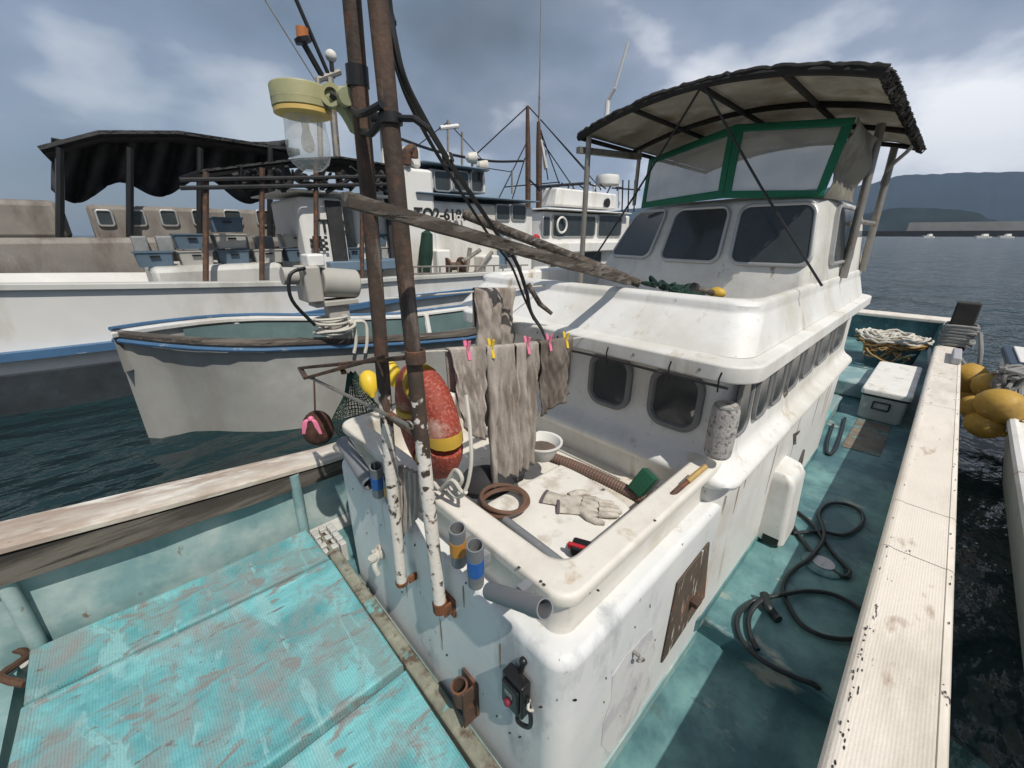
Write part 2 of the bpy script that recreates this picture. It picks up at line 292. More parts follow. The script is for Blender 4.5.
# pole paint: rust above, flaking white below
def pole_mat(name, zsplit):
    M = mat(name, (.070, .049, .038), .7, var=.3, bump=.7, bscale=70, layers=[((.12, .060, .040), 24, .60, .06, (1,1,.5), .9), ((.11, .068, .048), 10, .58, .06, (1,1,.3), .9), ((.19, .16, .14), 12, .64, .05, (1,1,.2), .8)])
    t = M.node_tree; nn = t.nodes; ll = t.links; b = nn['Principled BSDF']; src = b.inputs['Base Color'].links[0].from_socket
    g = nn.new('ShaderNodeNewGeometry'); sp = nn.new('ShaderNodeSeparateXYZ'); ll.new(g.outputs['Position'], sp.inputs[0])
    n = nn.new('ShaderNodeTexNoise'); n.inputs['Scale'].default_value = 26; n.inputs['Detail'].default_value = 6; ll.new(g.outputs['Position'], n.inputs[0])
    h = mth('ADD', mth('MULTIPLY', mth('SUBTRACT', zsplit, sp.outputs[2], NN=nn, LL=ll), .75, NN=nn, LL=ll), n.outputs[0], NN=nn, LL=ll)
    f1 = ramp(h, [(.50, (0,)*3), (.54, (1,)*3)], nn, ll)
    n2 = nn.new('ShaderNodeTexNoise'); n2.inputs['Scale'].default_value = 34; n2.inputs['Detail'].default_value = 5; ll.new(g.outputs['Position'], n2.inputs[0])
    f2 = ramp(n2.outputs[0], [(.57, (1,)*3), (.66, (0,)*3)], nn, ll)
    f = mth('MULTIPLY', f1, f2, NN=nn, LL=ll)
    mm = nn.new('ShaderNodeMix'); mm.data_type = 'RGBA'; ll.new(f, mm.inputs[0]); ll.new(src, mm.inputs[6]); mm.inputs[7].default_value = (.64, .60, .54, 1); ll.new(mm.outputs[2], b.inputs['Base Color'])
    return M

# ------------------------------------------------------------------ water, hills
WZ = -.45
def water_mat():
    M = bpy.data.materials.new('sea_water'); M.use_nodes = True; t = M.node_tree; nn = t.nodes; ll = t.links; b = nn['Principled BSDF']
    b.inputs['Base Color'].default_value = (.010, .026, .030, 1); b.inputs['Roughness'].default_value = .14; b.inputs['IOR'].default_value = 1.33
    g = nn.new('ShaderNodeNewGeometry').outputs['Position']
    hs = []
    for s_, a_, st in ((.9, 1.2, (1,1.8,1)), (2.6, .35, (1,1.5,1)), (8, .05, (1,1,1)), (.22, 4.0, (1,1.6,1))):
        mp = nn.new('ShaderNodeMapping'); mp.inputs['Scale'].default_value = st; mp.inputs['Rotation'].default_value = (0,0,.5); ll.new(g, mp.inputs[0])
        n = nn.new('ShaderNodeTexNoise'); n.inputs['Scale'].default_value = s_; n.inputs['Detail'].default_value = 4; ll.new(mp.outputs[0], n.inputs[0]); hs.append(mth('MULTIPLY', n.outputs[0], a_, NN=nn, LL=ll))
    h = hs[0]
    for q in hs[1:]: h = mth('ADD', h, q, NN=nn, LL=ll)
    bn = nn.new('ShaderNodeBump'); bn.inputs['Strength'].default_value = 1; bn.inputs['Distance'].default_value = .26; ll.new(h, bn.inputs['Height']); ll.new(bn.outputs[0], b.inputs['Normal'])
    return M
wm = MB(); rr = [0, 8, 20, 50, 120, 400, 1500, 6000, 14000]
for i in range(len(rr)-1):
    a, b_ = rr[i], rr[i+1]; n = 32
    ra = [V(a*math.cos(2*math.pi*j/n), a*math.sin(2*math.pi*j/n), WZ) for j in range(n)]; rb = [V(b_*math.cos(2*math.pi*j/n), b_*math.sin(2*math.pi*j/n), WZ) for j in range(n)]
    if a == 0: wm.add([V(0,0,WZ)]+rb, [(0, j+1, (j+1) % n+1) for j in range(n)])
    else: wm.loft([ra, rb], True, False, False)
tag(wm.build('sea_water', water_mat()), kind='structure')
def hp(px, py, rng):
    d = ray(px, py); k = rng/math.hypot(d.x, d.y); q = O3+d*k; return q
def hill(name, prof, rng, back, matr):
    ks = smooth([V(a, b_, 0) for a, b_ in prof], 8); mb = MB(); fr = []; mid = []; top = []; bk = []
    for q in ks:
        p = hp(q.x, q.y+random.uniform(-.6, .6), rng+back*.5); f_ = hp(q.x, 235, rng); bb = hp(q.x, 235, rng+back)
        fr.append(V(f_.x, f_.y, WZ-1)); top.append(p); bk.append(V(bb.x, bb.y, WZ-1))
        mm = f_.lerp(p, .5); mm.z = p.z*(.42+random.uniform(-.04, .04)); mid.append(mm)
    mb.loft([fr, mid, top, bk], False); return tag(mb.build(name, matr, ang=180), kind='structure')
hm1 = mat('forested_mountain', (.018, .026, .034), .95, var=.3, vscale=.002, bscale=.01, spec=.1)
hm2 = mat('near_hill', (.018, .026, .024), .95, var=.4, vscale=.01, bscale=.05, spec=.1)
hill('mountain', [(560, 218), (640, 208), (760, 196), (820, 188), (868, 184), (900, 176), (935, 174), (985, 172), (1030, 172), (1120, 170), (1300, 180), (1500, 210), (1700, 232)], 5200, 2500, hm1)
hill('headland', [(700, 230), (780, 224), (860, 214), (900, 208), (940, 209), (975, 212), (990, 219), (1010, 222), (1060, 222), (1200, 226), (1500, 233)], 2600, 500, hm2)
conc = mat('breakwater_concrete', (.32, .31, .29), .9, var=.15, vscale=.05, bscale=1)
mb = MB(); a = hp(800, 230, 900); c = hp(1200, 230, 1000); dn = Vector((c.x-a.x, c.y-a.y, 0)).normalized(); sd = Vector((-dn.y, dn.x, 0))
if sd.dot(Vector((a.x, a.y, 0))) < 0: sd = -sd
zt = hp(905, 222.5, 930).z; zb = hp(905, 231, 930).z
def wallpr(p, q, z0, z1, th): return MB().loft([[V(p.x,p.y,z0), V(q.x,q.y,z0), V(q.x,q.y,z1), V(p.x,p.y,z1)], [V(p.x,p.y,z0)+sd*th, V(q.x,q.y,z0)+sd*th, V(q.x,q.y,z1)+sd*th, V(p.x,p.y,z1)+sd*th]])
bw = thing('breakwater', (a.x, a.y, WZ), 'long pale concrete breakwater below the far hills', 'breakwater')
wallpr(hp(907, 230, 935), c, zb, zt, 8).build('parapet', conc, bw)
rocks = mat('dark_armour_rock', (.03, .03, .03), .95, var=.4, vscale=.3, bscale=2)
wallpr(a, c, WZ-1, zb, 12).build('rock_base', rocks, bw)
for px, s_, lb in ((929, 1.0, 'tiny white motorboat on the bay, leftmost of three under the breakwater'), (984, 1.3, 'tiny white motorboat with a pale cabin, middle of three on the bay'), (1007, 1.2, 'tiny white boat on the bay, rightmost of three under the breakwater')):
    c = hp(px, 236.5, 500); c.z = WZ; t_ = thing('motorboat', c, lb, 'boat', 'small boats far out on the bay'); l_ = 5*s_
    mb = MB(); rg_ = []
    for k in range(9):
        u = k/8; x_ = (u-.5)*2*l_; wv = 1.6*math.sin(math.pi*min(1, .15+u*.85))**.6+.02; zt_ = 1.0+.7*(1-u)
        rg_.append([c+rt*x_+fh*(-wv)+UP*zt_, c+rt*x_+fh*(-wv*.7)+UP*-.3, c+rt*x_+fh*(wv*.7)+UP*-.3, c+rt*x_+fh*wv+UP*zt_])
    mb.loft(rg_); mb.build('hull', bwhite, t_)
    mb = MB(); q = c+UP*1.3; mb.loft([[q+rt*(-1.6*s_)+fh*-1, q+rt*(2*s_)+fh*-1, q+rt*(2*s_)+fh*1, q+rt*(-1.6*s_)+fh*1], [q+rt*(-1*s_)+fh*-.8+UP*1.7, q+rt*(1.7*s_)+fh*-.8+UP*1.7, q+rt*(1.7*s_)+fh*.8+UP*1.7, q+rt*(-1*s_)+fh*.8+UP*1.7]]); mb.build('cabin', bwhite, t_)
    MB().tube([c+UP*2.5, c+UP*5], .06).build('mast', dark, t_)

# ------------------------------------------------------------------ the fishing boat underfoot
boat = thing('fishing_boat', (3, 1.1, WZ), 'white fishing boat in the foreground with turquoise decks, trunk, cabin and canopy', 'fishing boat')
def zg(x): return .44 if x > .7 else .44+.16*(.7-x)/1.4 if x > -.7 else .60+.4*(-.7-x)/3.3
ST = [(-4, .95, 1.3), (-3, .35, 2.0), (-2, -.08, 2.33), (-1, -.29, 2.45), (.7, -.31, 2.47), (3, -.31, 2.5), (7, -.31, 2.5), (9.4, -.2, 2.35)]
def lerp_st(x):
    for i in range(len(ST)-1):
        if ST[i][0] <= x <= ST[i+1][0]:
            t = (x-ST[i][0])/(ST[i+1][0]-ST[i][0]); return ST[i][1]*(1-t)+ST[i+1][1]*t, ST[i][2]*(1-t)+ST[i+1][2]*t
    return ST[-1][1], ST[-1][2]
XS = [-4, -3.5, -3, -2.5, -2, -1.5, -1, -.4, .2, .7, 1.4, 2.2, 3, 4, 5, 6, 7, 8, 9.4]
mb = MB(); rgs = []
for x in XS:
    s_, p_ = lerp_st(x); z = zg(x)-.03; c_ = (s_+p_)/2
    rgs.append([V(x, p_-.02, z), V(x, p_-.10, .1), V(x, c_+(p_-c_)*.75, -.8), V(x, c_+(s_-c_)*.75, -.8), V(x, s_+.10, .1), V(x, s_+.02, z),
                V(x, s_+.10, z), V(x, s_+.17, 0), V(x, s_+.17, -.16), V(x, p_-.13, -.16), V(x, p_-.13, 0), V(x, p_-.12, z)])
mb.loft(rgs); mb.build('hull', geld, boat)
# inner bulwark linings
def strip(xs, fa, fb): return MB().loft([[fa(x) for x in xs], [fb(x) for x in xs]], False)
XD = [x for x in XS if x >= -3]
mb = strip(XD, lambda x: V(x, lerp_st(x)[1]-.135, -.14), lambda x: V(x, lerp_st(x)[1]-.125, zg(x)-.02)); mb.build('port_lining', tealw, boat)
mb = strip(XD, lambda x: V(x, lerp_st(x)[0]+.175, -.14), lambda x: V(x, lerp_st(x)[0]+.125, zg(x)-.02)); mb.build('starboard_lining', teal, boat)
# decks
mb = MB(); mb.box((1.62, -.16, -.3), (9.3, 2.4, 0)); mb.build('side_deck', teal, boat, bevel=.012)
mb = MB(); mb.box((.44, -.16, -.4), (1.62, 2.38, -.10)); mb.build('lower_deck', teal, boat)
mb = MB(); mb.box((-3, -.1, -.4), (.44, 2.3, -.10)); mb.build('fore_deck', tealw, boat)
# starboard rail in jointed planks
seams = [-3, -1, .6, oz(955, 572, .45).x, oz(956, 519, .45).x, 4.4, oz(959, 379, .45).x, 6.95]
for i in range(len(seams)-1):
    a, b_ = seams[i]+.003, seams[i+1]-.003; mb = MB(); rgs = []
    for x in [a+(b_-a)*k/6 for k in range(7)]:
        s_ = lerp_st(x)[0]; z = zg(x)+.01
        pr = [(s_, z-.10), (s_-.002, z-.015), (s_+.006, z-.004), (s_+.022, z), (s_+.024, z-.004), (s_+.182, z-.004), (s_+.186, z), (s_+.207, z), (s_+.222, z-.012), (s_+.226, z-.03), (s_+.222, z-.075), (s_+.20, z-.10)]
        rgs.append([V(x, q, zz_) for q, zz_ in pr])
    mb.loft(rgs); mb.build('rail_plank', gunw, boat, ang=50)
# narrow stern rail and transom
mb = MB(); mb.box((6.96, -.28, .36), (9.4, -.12, .445)); mb.build('stern_rail', gunw, boat, bevel=.015)
mb = MB(); mb.box((9.2, -.2, -.2), (9.42, 2.35, .40)); mb.build('transom', teal, boat)
mb = MB(); mb.box((9.12, -.22, .40), (9.5, 2.4, .46)); mb.build('transom_rail', gunw, boat, bevel=.015)
# port rail + timber beam + stanchions
def portrail(x0, x1, n):
    mb = MB(); rgs = []
    for k in range(n+1):
        x = x0+(x1-x0)*k/n; p_ = lerp_st(x)[1]; z = zg(x); wd = .19 if x > .6 else .19+.07*(min(.6, max(0, .6-x))/1.3)
        pr = [(p_, z-.09), (p_, z-.012), (p_-.012, z), (p_-wd+.03, z), (p_-wd+.028, z-.005), (p_-wd+.012, z-.005), (p_-wd, z-.014), (p_-wd, z-.035), (p_-wd+.03, z-.05)]
        rgs.append([V(x, q, zz_) for q, zz_ in pr])
    return mb.loft(rgs)
portrail(-3, 2.2, 20).build('rail_plank', gunwp, boat, ang=50); portrail(2.206, 9.1, 20).build('rail_plank', gunwp, boat, ang=50)
mb = MB(); rgs = []
for k in range(24):
    x = -3+4.6*k/23; p_ = lerp_st(x)[1]; z = zg(x)-.05; wd = .185+.07*(min(.6, max(0, .6-x))/1.3); h = .085+.055*min(1, max(0, (.6-x)/1.3)); j = random.uniform(-.004, .004)
    rgs.append([V(x, p_-wd+.045, z), V(x, p_-wd+.005+j, z), V(x, p_-wd+.006+j, z-h+j), V(x, p_-wd+.045, z-h)])
mb.loft(rgs); mb.build('timber_beam', beamw, boat)
for x_ in (-.635, .44):
    MB().tube([V(x_, 2.30, -.1), V(x_+.01, 2.285, zg(x_)-.05)], .027, 14).build('stanchion', tealw, boat)
# teal frames between hatches
mb = MB(); mb.box((-3, .25, -.12), (-.70, 2.28, .005)); mb.build('bow_deck', tealw, boat)
# waterway lip between trunk and hatches
mb = MB(); mb.box((.475, .30, -.1), (.535, 2.2, .03)); mb.build('waterway_lip', mat('muddy_lip', (.27, .27, .21), .8, var=.25, vscale=12, bump=.8, layers=[((.10, .07, .05), 10, .56, .06, (1,1,1), .9), ((.16, .38, .38), 8, .62, .04, (1,1,1), .6)]), boat, bevel=.01)

# trunk (the casing with the well)
BX0, BX1, BY0, BY1 = .555, 1.62, .40, 1.83
def rr_(ins, z, r=.07): return rrect(BX0+ins, BX1-ins, BY0+ins, BY1-ins, max(r-ins*.3, .02), z, 6)
mb = MB(); mb.loft([rr_(0, -.14), rr_(0, .655), rr_(.003, .672), rr_(.012, .685), rr_(.026, .692), rr_(.062, .694)], True, False, False); mb.build('trunk_casing', casem, boat, ang=60)
mb = MB(); mb.loft([rr_(.055, .66), rr_(.058, .69), rr_(.062, .70), rr_(.056, .79), rr_(.045, .825), rr_(.028, .838),
    rr_(.024, .846), rr_(.024, .865), rr_(.028, .875), rr_(.036, .88), rr_(.10, .882, .10), rr_(.112, .876, .10), rr_(.118, .86, .10), rr_(.13, .66, .10), rr_(.20, .64, .1)])
mb.build('trunk_rim', gelc, boat, ang=60)
mb = MB(); mb.loft([rr_(-.006, -.14), rr_(-.006, -.035), rr_(.001, -.030)], True, False, False); mb.build('trunk_skirt', tealw, boat)

# cabin
CX0, CX1, CY0, CY1 = 1.49, 3.95, .395, 1.97
def cr(dx, z, r=.09, dy=None): dy = dx if dy is None else dy; return rrect(CX0+dx, CX1-.01*max(dx, 0), CY0+dy, CY1-dy, r, z, 6)
cab = MB().loft([cr(0, -.02), cr(0, .755), cr(-.002, .765), cr(-.025, .775), cr(-.042, .79), cr(-.048, .808), cr(-.042, .826), cr(-.025, .84), cr(.0, .856), cr(.014, .875), cr(.02, .90), cr(.03, 1.275, .1), cr(.03, 1.29, .1)]).build('cabin', gel, boat, ang=50)
mb = MB(); mb.loft([cr(-.006, -.02), cr(-.006, .05), cr(.001, .055)], True, False, False); mb.build('cabin_skirt', teal, boat)
# roof slab with downturned lip
def rf(dx, z, r=.12): return rrect(1.345+dx, 3.86-dx, .335+dx, 1.90-dx, r, z, 7)
MB().loft([rf(.03, 1.245), rf(.006, 1.243), rf(0, 1.25), rf(0, 1.296), rf(.003, 1.303), rf(.012, 1.307), rf(.2, 1.318), rf(.4, 1.322)]).build('cabin_roof', gel, boat, ang=60)
# roof bulwark (flybridge coaming)
def coam_path(ix, iy, r_):
    x0 = 1.595+ix; y0 = .43+iy; y1 = 1.97-iy; p = [V(3.7, y0, 0), V(3.0, y0, 0), V(2.2, y0, 0)]
    for i in range(0, 9): a = R(270-90*i/8); p.append(V(x0+r_+r_*math.cos(a), y0+r_+r_*math.sin(a), 0))
    p += [V(x0, .9, 0), V(x0, 1.3, 0)]
    for i in range(0, 9): a = R(180-90*i/8); p.append(V(x0+r_+r_*math.cos(a), y1-r_+r_*math.sin(a), 0))
    p += [V(2.6, y1, 0), V(3.6, y1, 0)]; return p
prof = [(-.165, -.045, 1.311, .09), (-.158, -.043, 1.318, .09), (-.03, -.008, 1.430, .10), (-.022, -.004, 1.444, .10), (-.022, -.006, 1.462, .10), (-.012, .0, 1.476, .10), (.01, .014, 1.482, .11), (.04, .035, 1.479, .12), (.055, .05, 1.465, .12), (.055, .05, 1.31, .12)]
MB().loft([[q+V(0,0,z) for q in coam_path(a_, b_, r_)] for a_, b_, z, r_ in prof], False).build('coaming', gel, boat, ang=40)
# windows: rounded rectangles in a local frame
def rwin(c, u, v, wd, h, r_, parent, nrm, ring=.022, gm=None, fm=None, dep=.012, kind='window'):
    c = Vector(c); u = Vector(u).normalized(); v = Vector(v).normalized(); n = Vector(nrm).normalized()
    def rg(e, d, rad=None): 
        return [c+u*q.x+v*q.y+n*d for q in rrect(-wd/2-e, wd/2+e, -h/2-e, h/2+e, max((r_ if rad is None else rad)+e, .005), 0, 6)]
    MB().loft([rg(ring, -.004), rg(ring, dep*.7), rg(ring*.7, dep), rg(.004, dep), rg(0, dep*.6), rg(-.004, 0), rg(-.004, -.004)], True, False, False).build(kind+'_frame', fm or gasket, parent, ang=50)
    MB().loft([rg(-.002, dep*.15), rg(-.002, dep*.25)]).build(kind+'_pane', gm or glassd, parent)
for yc, wd in ((.637, .175), (.945, .175), (1.30, .19)):
    rwin((1.509, yc, 1.078), (0,-1,0), (.01,0,.4), wd, .205, .05, cab, (-1,0,.05), ring=.024, dep=.018)
for xc, wd in ((1.60, .13), (1.83, .15), (2.05, .16), (2.31, .19), (2.62, .23), (2.98, .27), (3.40, .30)):
    rwin((xc, .4135, 1.095), (1,0,0), (0,.01,.4), wd, .225, .045, cab, (0,-1,.025), ring=.012, dep=.010, fm=gasket)
# vent box and details on cabin side
mb = MB(); vb = lambda i_, z, y0=.265: rrect(2.36+i_, 2.62-i_, y0+i_, .42, .03, z, 4)
mb.loft([vb(.004, .03), vb(0, .04), vb(0, .42, .285), vb(.012, .465, .30), vb(.03, .485, .33)]); mb.build('vent_box', gel, boat, ang=50)
MB().box((2.3585, .29, .034), (2.361, .37, .075)).build('vent_mouth', dark, boat)
# worn access door on the trunk's starboard side
A = [oy(660, 662, .40), oy(676, 582, .40), oy(708, 541, .40), oy(703, 596, .40)]
mb = MB(); mb.plate([V(q.x, .3975, q.z) for q in A], .006, (0, -1, 0)); dd = mb.build('access_door', patchm, boat, bevel=.002)
dd['label'] = 'bare weathered wood access door'
hx = oy(692, 600, .39); mb = MB(); mb.box((hx.x-.02, .36, hx.z-.015), (hx.x+.03, .392, hx.z+.01)); mb.build('latch', rust, dd, bevel=.004)
A = [oy(*a, .40) for a in ((601, 745), (603, 722), (611, 700), (612, 676), (626, 655), (640, 640), (652, 628), (655, 650), (648, 668), (650, 690), (640, 700), (632, 722), (622, 731), (618, 748), (608, 752))]
MB().plate([V(q.x, .3995, q.z) for q in A], .0012, (0, -1, 0)).build('scraped_paint', stainm, boat)
for pl in (((793, 434), (800, 430), (799, 433), (796, 436), (796, 444), (793, 445)), ((798, 462), (803, 449), (805, 450), (802, 464), (799, 474), (797, 476)), ((690, 412), (694, 410), (693, 415), (691, 417)), ((783, 395), (788, 392), (787, 395), (784, 398))):
    A = [oy(*a, .395) for a in pl]; MB().plate([V(q.x, .3945, q.z) for q in A], .0012, (0, -1, 0)).build('paint_chip', beamw, cab)
q = oy(634, 652, .395); e_ = MB(); e_.tube([V(q.x, .40, q.z), V(q.x, .375, q.z)], .006); e_.torus(V(q.x, .37, q.z-.012), .012, .003, ax=(.5, .6, .2), n=16, m_=6); e_.build('eye_ring', steel, boat)
# deck cap
q = oz(822, 566, 0); mb = MB(); mb.lathe([(.095, 0), (.095, .012), (.085, .02), (.06, .022)], q, n=28); dc = mb.build('deck_cap', teal, boat)
mb = MB(); mb.lathe([(.052, .0225), (.052, .027), (.0, .028)], q, n=24); mb.box((q.x-.03, q.y-.003, .028), (q.x+.03, q.y+.003, .031)); mb.build('cap_plate', alum, dc)
# aft deck step and lockers
mb = MB(); mb.box((3.96, .45, 0), (5.2, 1.6, .12)); mb.build('aft_locker', hatm, boat, bevel=.02)
mb = MB(); mb.box((5.6, .3, 0), (6.3, 2.0, .18)); mb.build('aft_locker', tealw, boat, bevel=.02)
A = oz(848, 425, .004); mb = MB(); mb.box((A.x-.55, .02, .0), (A.x+.25, .27, .006)); mb.build('wooden_hatch', patchm if False else mat('worn_deck_board', (.20, .17, .13), .9, var=.25, vscale=8, bump=.8, layers=[((.12, .25, .25), 6, .58, .05, (1,1,1), .8), ((.10, .04, .02), 9, .66, .04, (1,1,1), .9)]), boat, bevel=.002)

# wheelhouse ------------------------------------------------------
WB = [V(3.3, 1.66, 0), V(2.52, 1.70, 0), V(2.40, 1.28, 0), V(2.32, .84, 0), V(2.355, .475, 0), V(2.44, .445, 0), V(3.75, .445, 0)]
WT = [V(3.3, 1.56, 0), V(2.72, 1.60, 0), V(2.53, 1.25, 0), V(2.44, .86, 0), V(2.45, .525, 0), V(2.53, .485, 0), V(3.6, .49, 0)]
def wring(t, z, e=0):
    o = []
    for a, b_ in zip(WB, WT):
        q = a.lerp(b_, t); c_ = V(2.95, 1.02, 0); d = (q-c_).normalized(); o.append(V(q.x, q.y, z)+d*e)
    return o
wh = MB().loft([wring(-.25, 1.32, .02), wring(-.10, 1.46, .01), wring(0, 1.53), wring(1, 1.845), wring(1.12, 1.875, -.02), wring(1.3, 1.888, -.08)]).build('wheelhouse', geld, boat, bevel=.02, ang=50, seg=3)
def facet_win(i, j, e0, e1, parent, z0=1.565, z1=1.83):
    t0 = (z0-1.53)/.315; t1 = (z1-1.53)/.315
    a0 = WB[i].lerp(WT[i], t0); a1 = WB[i].lerp(WT[i], t1); b0 = WB[j].lerp(WT[j], t0); b1 = WB[j].lerp(WT[j], t1)
    for q, z in ((a0, z0), (b0, z0), (a1, z1), (b1, z1)): q.z = z
    nrm = (b0-a0).cross(a1-a0).normalized()
    if nrm.dot(V(2.95, 1.02, 1.7)-a0) > 0: nrm = -nrm
    def P_(s, t): return (a0.lerp(b0, s)).lerp(a1.lerp(b1, s), t)
    wd = (b0-a0).length; h = (a1-a0).length
    def ring(e, d):
        q = rrect(e0*wd-e, e1*wd+e, -e, h+e, .045+e, 0, 6)
        return [P_(p.x/wd, p.y/h)+nrm*d for p in q]
    MB().loft([ring(.016, -.004), ring(.016, .018), ring(.010, .022), ring(.002, .021), ring(-.004, .012), ring(-.004, -.004)], True, False, False).build('window_frame', alum, parent, ang=50)
    MB().loft([ring(-.003, .0125), ring(-.003, .0155)]).build('window_pane', glassd, parent)
facet_win(1, 2, .10, .88, wh); facet_win(2, 3, .12, .92, wh); facet_win(3, 4, .10, 1.02, wh); facet_win(5, 6, .18, .62, wh)
# green dodger above it: left panel and right panel
DB = [V(2.66, 1.54, 1.868), V(2.42, .93, 1.882), V(2.47, .50, 1.862), V(2.95, .46, 1.862)]
DT = [V(2.68, 1.53, 2.16), V(2.46, .94, 2.225), V(2.47, .45, 2.175), V(2.95, .42, 2.16)]
dg = MB(); pn = []
def dpanel(i, j, top_b=.035, side=.035, z_b=.035, third=None):
    a0, b0, a1, b1 = DB[i], DB[j], DT[i], DT[j]; nrm = (b0-a0).cross(a1-a0).normalized()
    if nrm.x > 0: nrm = -nrm
    wd = (b0-a0).length; h = (a1-a0).length
    def P_(s, t, d=0): return (a0.lerp(b0, s)).lerp(a1.lerp(b1, s), t)+nrm*(d+.02*math.sin(math.pi*s)*math.sin(math.pi*t))
    def quad(s0, s1, t0, t1, mbx, d, th=.006):
        n = 8
        for k in range(n):
            u0 = s0+(s1-s0)*k/n; u1 = s0+(s1-s0)*(k+1)/n
            for l_ in range(3):
                v0 = t0+(t1-t0)*l_/3; v1 = t0+(t1-t0)*(l_+1)/3
                mbx.add([P_(u0, v0, d), P_(u1, v0, d), P_(u1, v1, d), P_(u0, v1, d)], [(0, 1, 2, 3)])
    es = side/wd; et = top_b/h; eb = z_b/h
    quad(0, 1, 0, eb, dg, .004); quad(0, 1, 1-et, 1, dg, .004); quad(0, es, eb, 1-et, dg, .004); quad(1-es, 1, eb, 1-et, dg, .004)
    p_ = MB(); quad(es*.5, 1-es*.5, eb*.5, 1-et*.5, p_, 0); return p_
p1 = dpanel(0, 1); p2 = dpanel(1, 2)
dgo = dg.build('dodger_frame', green, boat, solid=.006)
p1.build('vinyl_window', vinyl, dgo); p2.build('vinyl_window', vinyl, dgo)
mb = MB(); mb.grid(lambda u, v: DB[2].lerp(DB[3], u).lerp(DT[2].lerp(DT[3], u), v)+V(0, -.015*math.sin(9*v+3*u), 0), 10, 10); mb.build('torn_side_flap', canv, boat, solid=.004)

# canopy -----------------------------------------------------------
def carch(y, x): s = (y-.94)/.64; return 2.318-.105*s*s-.012*(x-2.0)
mb = MB(); mb.grid(lambda u, v: V(2.0+1.65*u, 1.575-1.265*v, carch(1.575-1.265*v, 2+1.65*u)+.006*math.sin(v*37)*math.sin(u*9)), 16, 40)
can = mb.build('canopy', canv, boat, solid=.006, ang=180)
for x in (2.0, 2.55, 3.1, 3.65):
    MB().tube([V(x, y, carch(y, x)-.016) for y in [1.585-1.28*k/24 for k in range(25)]], .013 if x > 2 else .016, 8, jit=.05).build('bow_tube', fringe, can)
for y in (1.57, 1.26, .94, .62, .315):
    MB().tube([V(x, y, carch(y, x)-.022) for x in (1.99, 2.4, 2.8, 3.2, 3.66)], .012, 8).build('ridge_tube', fringe, can)
mb = MB()
for k in range(90):   # lashing on the starboard edge
    x = 2.0+1.65*k/89+random.uniform(-.01,.01); z = carch(.31, x); mb.tube([V(x, .33, z+.01), V(x+random.uniform(-.02,.02), .29, z-.02), V(x+random.uniform(-.03,.03), .30+random.uniform(-.01,.02), z-.025-random.uniform(0,.022)), V(x+.02, .33, z-.02)], random.uniform(.003,.008), 5)
mb.build('edge_lashing', fringe, can)
mb = MB(); mb.tube([V(1.995+random.uniform(-.004, .004), 1.58-1.27*k/70, carch(1.58-1.27*k/70, 2)-.004+random.uniform(-.004, .004)) for k in range(71)], .012, 8, jit=.10); mb.build('edge_lashing', fringe, can)
for x, zb_, nm in ((3.0, 1.33, 0), (3.66, 1.30, 0)):
    MB().tube([V(x, .418, 1.47), V(x+.0, .435, carch(.435, x)-.01)], .02, 12).build('canopy_post', steel, boat)
MB().tube([V(3.0, .426, 1.77), V(3.66, .426, 1.77)], .013, 10).build('post_crossbar', steel, boat)
q = smooth([V(3.66, .445, 2.0), V(3.64, .43, 2.09), V(3.55, .36, 2.16), V(3.42, .32, 2.19)], 5); MB().tube(q, .011, 8).build('post_brace', steel, boat)
q = ox(583, 265, 2.0); MB().tube([V(2.02, 1.53, 1.33), V(2.02, 1.53, 2.2)], .015, 10).build('canopy_post', steel, boat)
MB().bar(ox(578, 150, 1.98), ox(640, 157, 2.45), .03, .03).build('post_crossbar', steel, boat)
MB().tube([ox(640, 150, 2.47), ox(634, 205, 2.6)], .012).build('canopy_post', steel, boat)
top_ = ox(703, 84, 2.0)
for e_ in (ox(822, 286, 2.1), ox(594, 258, 2.05)):
    MB().tube(smooth([top_, top_.lerp(e_, .5)+V(0, 0, -.012), e_], 6), .005, 6).build('stay_rope', black, boat)
q = oy(822, 272, .452)
# radio whip on canopy
q = ox(607, 112, 2.1); an = MB(); an.tube([q+V(0,0,-.02), q+V(0,0,.05)], .012); an.tube([q+V(0,0,.05), ox(615, 88, 2.1)], .009); an.tube([ox(615, 88, 2.1), ox(628, 42, 2.1)], .006); an.build('whip_antenna', bwhite, boat)

# twin masts -------------------------------------------------------
ma = pole_mat('mast_paint_port', 1.13); mb_ = pole_mat('mast_paint_starboard', 1.12)
mL = MB(); mL.tube([V(.50, 1.138, .46), V(.503, 1.12, 1.0), V(.505, 1.075, 1.6), V(.505, 1.03, 2.25), V(.505, .985, 2.9)], .0200, 16); mLo = mL.build('mast', ma, boat)
mR = MB(); mR.tube([V(.515, .893, .52), V(.51, .905, 1.0), V(.507, .915, 1.6), V(.505, .925, 2.25), V(.505, .93, 2.9)], .0208, 16); mRo = mR.build('mast', mb_, boat)
mb = MB(); mb.box((.515, .868, .50), (.556, .878, .55)); mb.box((.545, .86, .48), (.556, .925, .56)); mb.tube([V(.515, .893, .515), V(.514, .895, .56)], .0245, 14, jit=.05); mb.build('foot_bracket', rusto, mRo, bevel=.004)
mb = MB(); mb.box((.52, 1.115, .455), (.556, 1.125, .49)); mb.tube([V(.501, 1.139, .455), V(.501, 1.137, .475)], .0235, 14, jit=.06); mb.build('foot_bracket', rusto, mLo, bevel=.004)
for z, y in ((1.165, .91),):
    MB().tube([V(.507, y, z), V(.505, 1.13, z+.015)], .013, 8).build('mast_spreader', rust, boat)
MB().hollow(V(.505, 1.05, 2.02), V(.505, 1.047, 2.06), .025, .02).build('clamp_band', black, mLo)
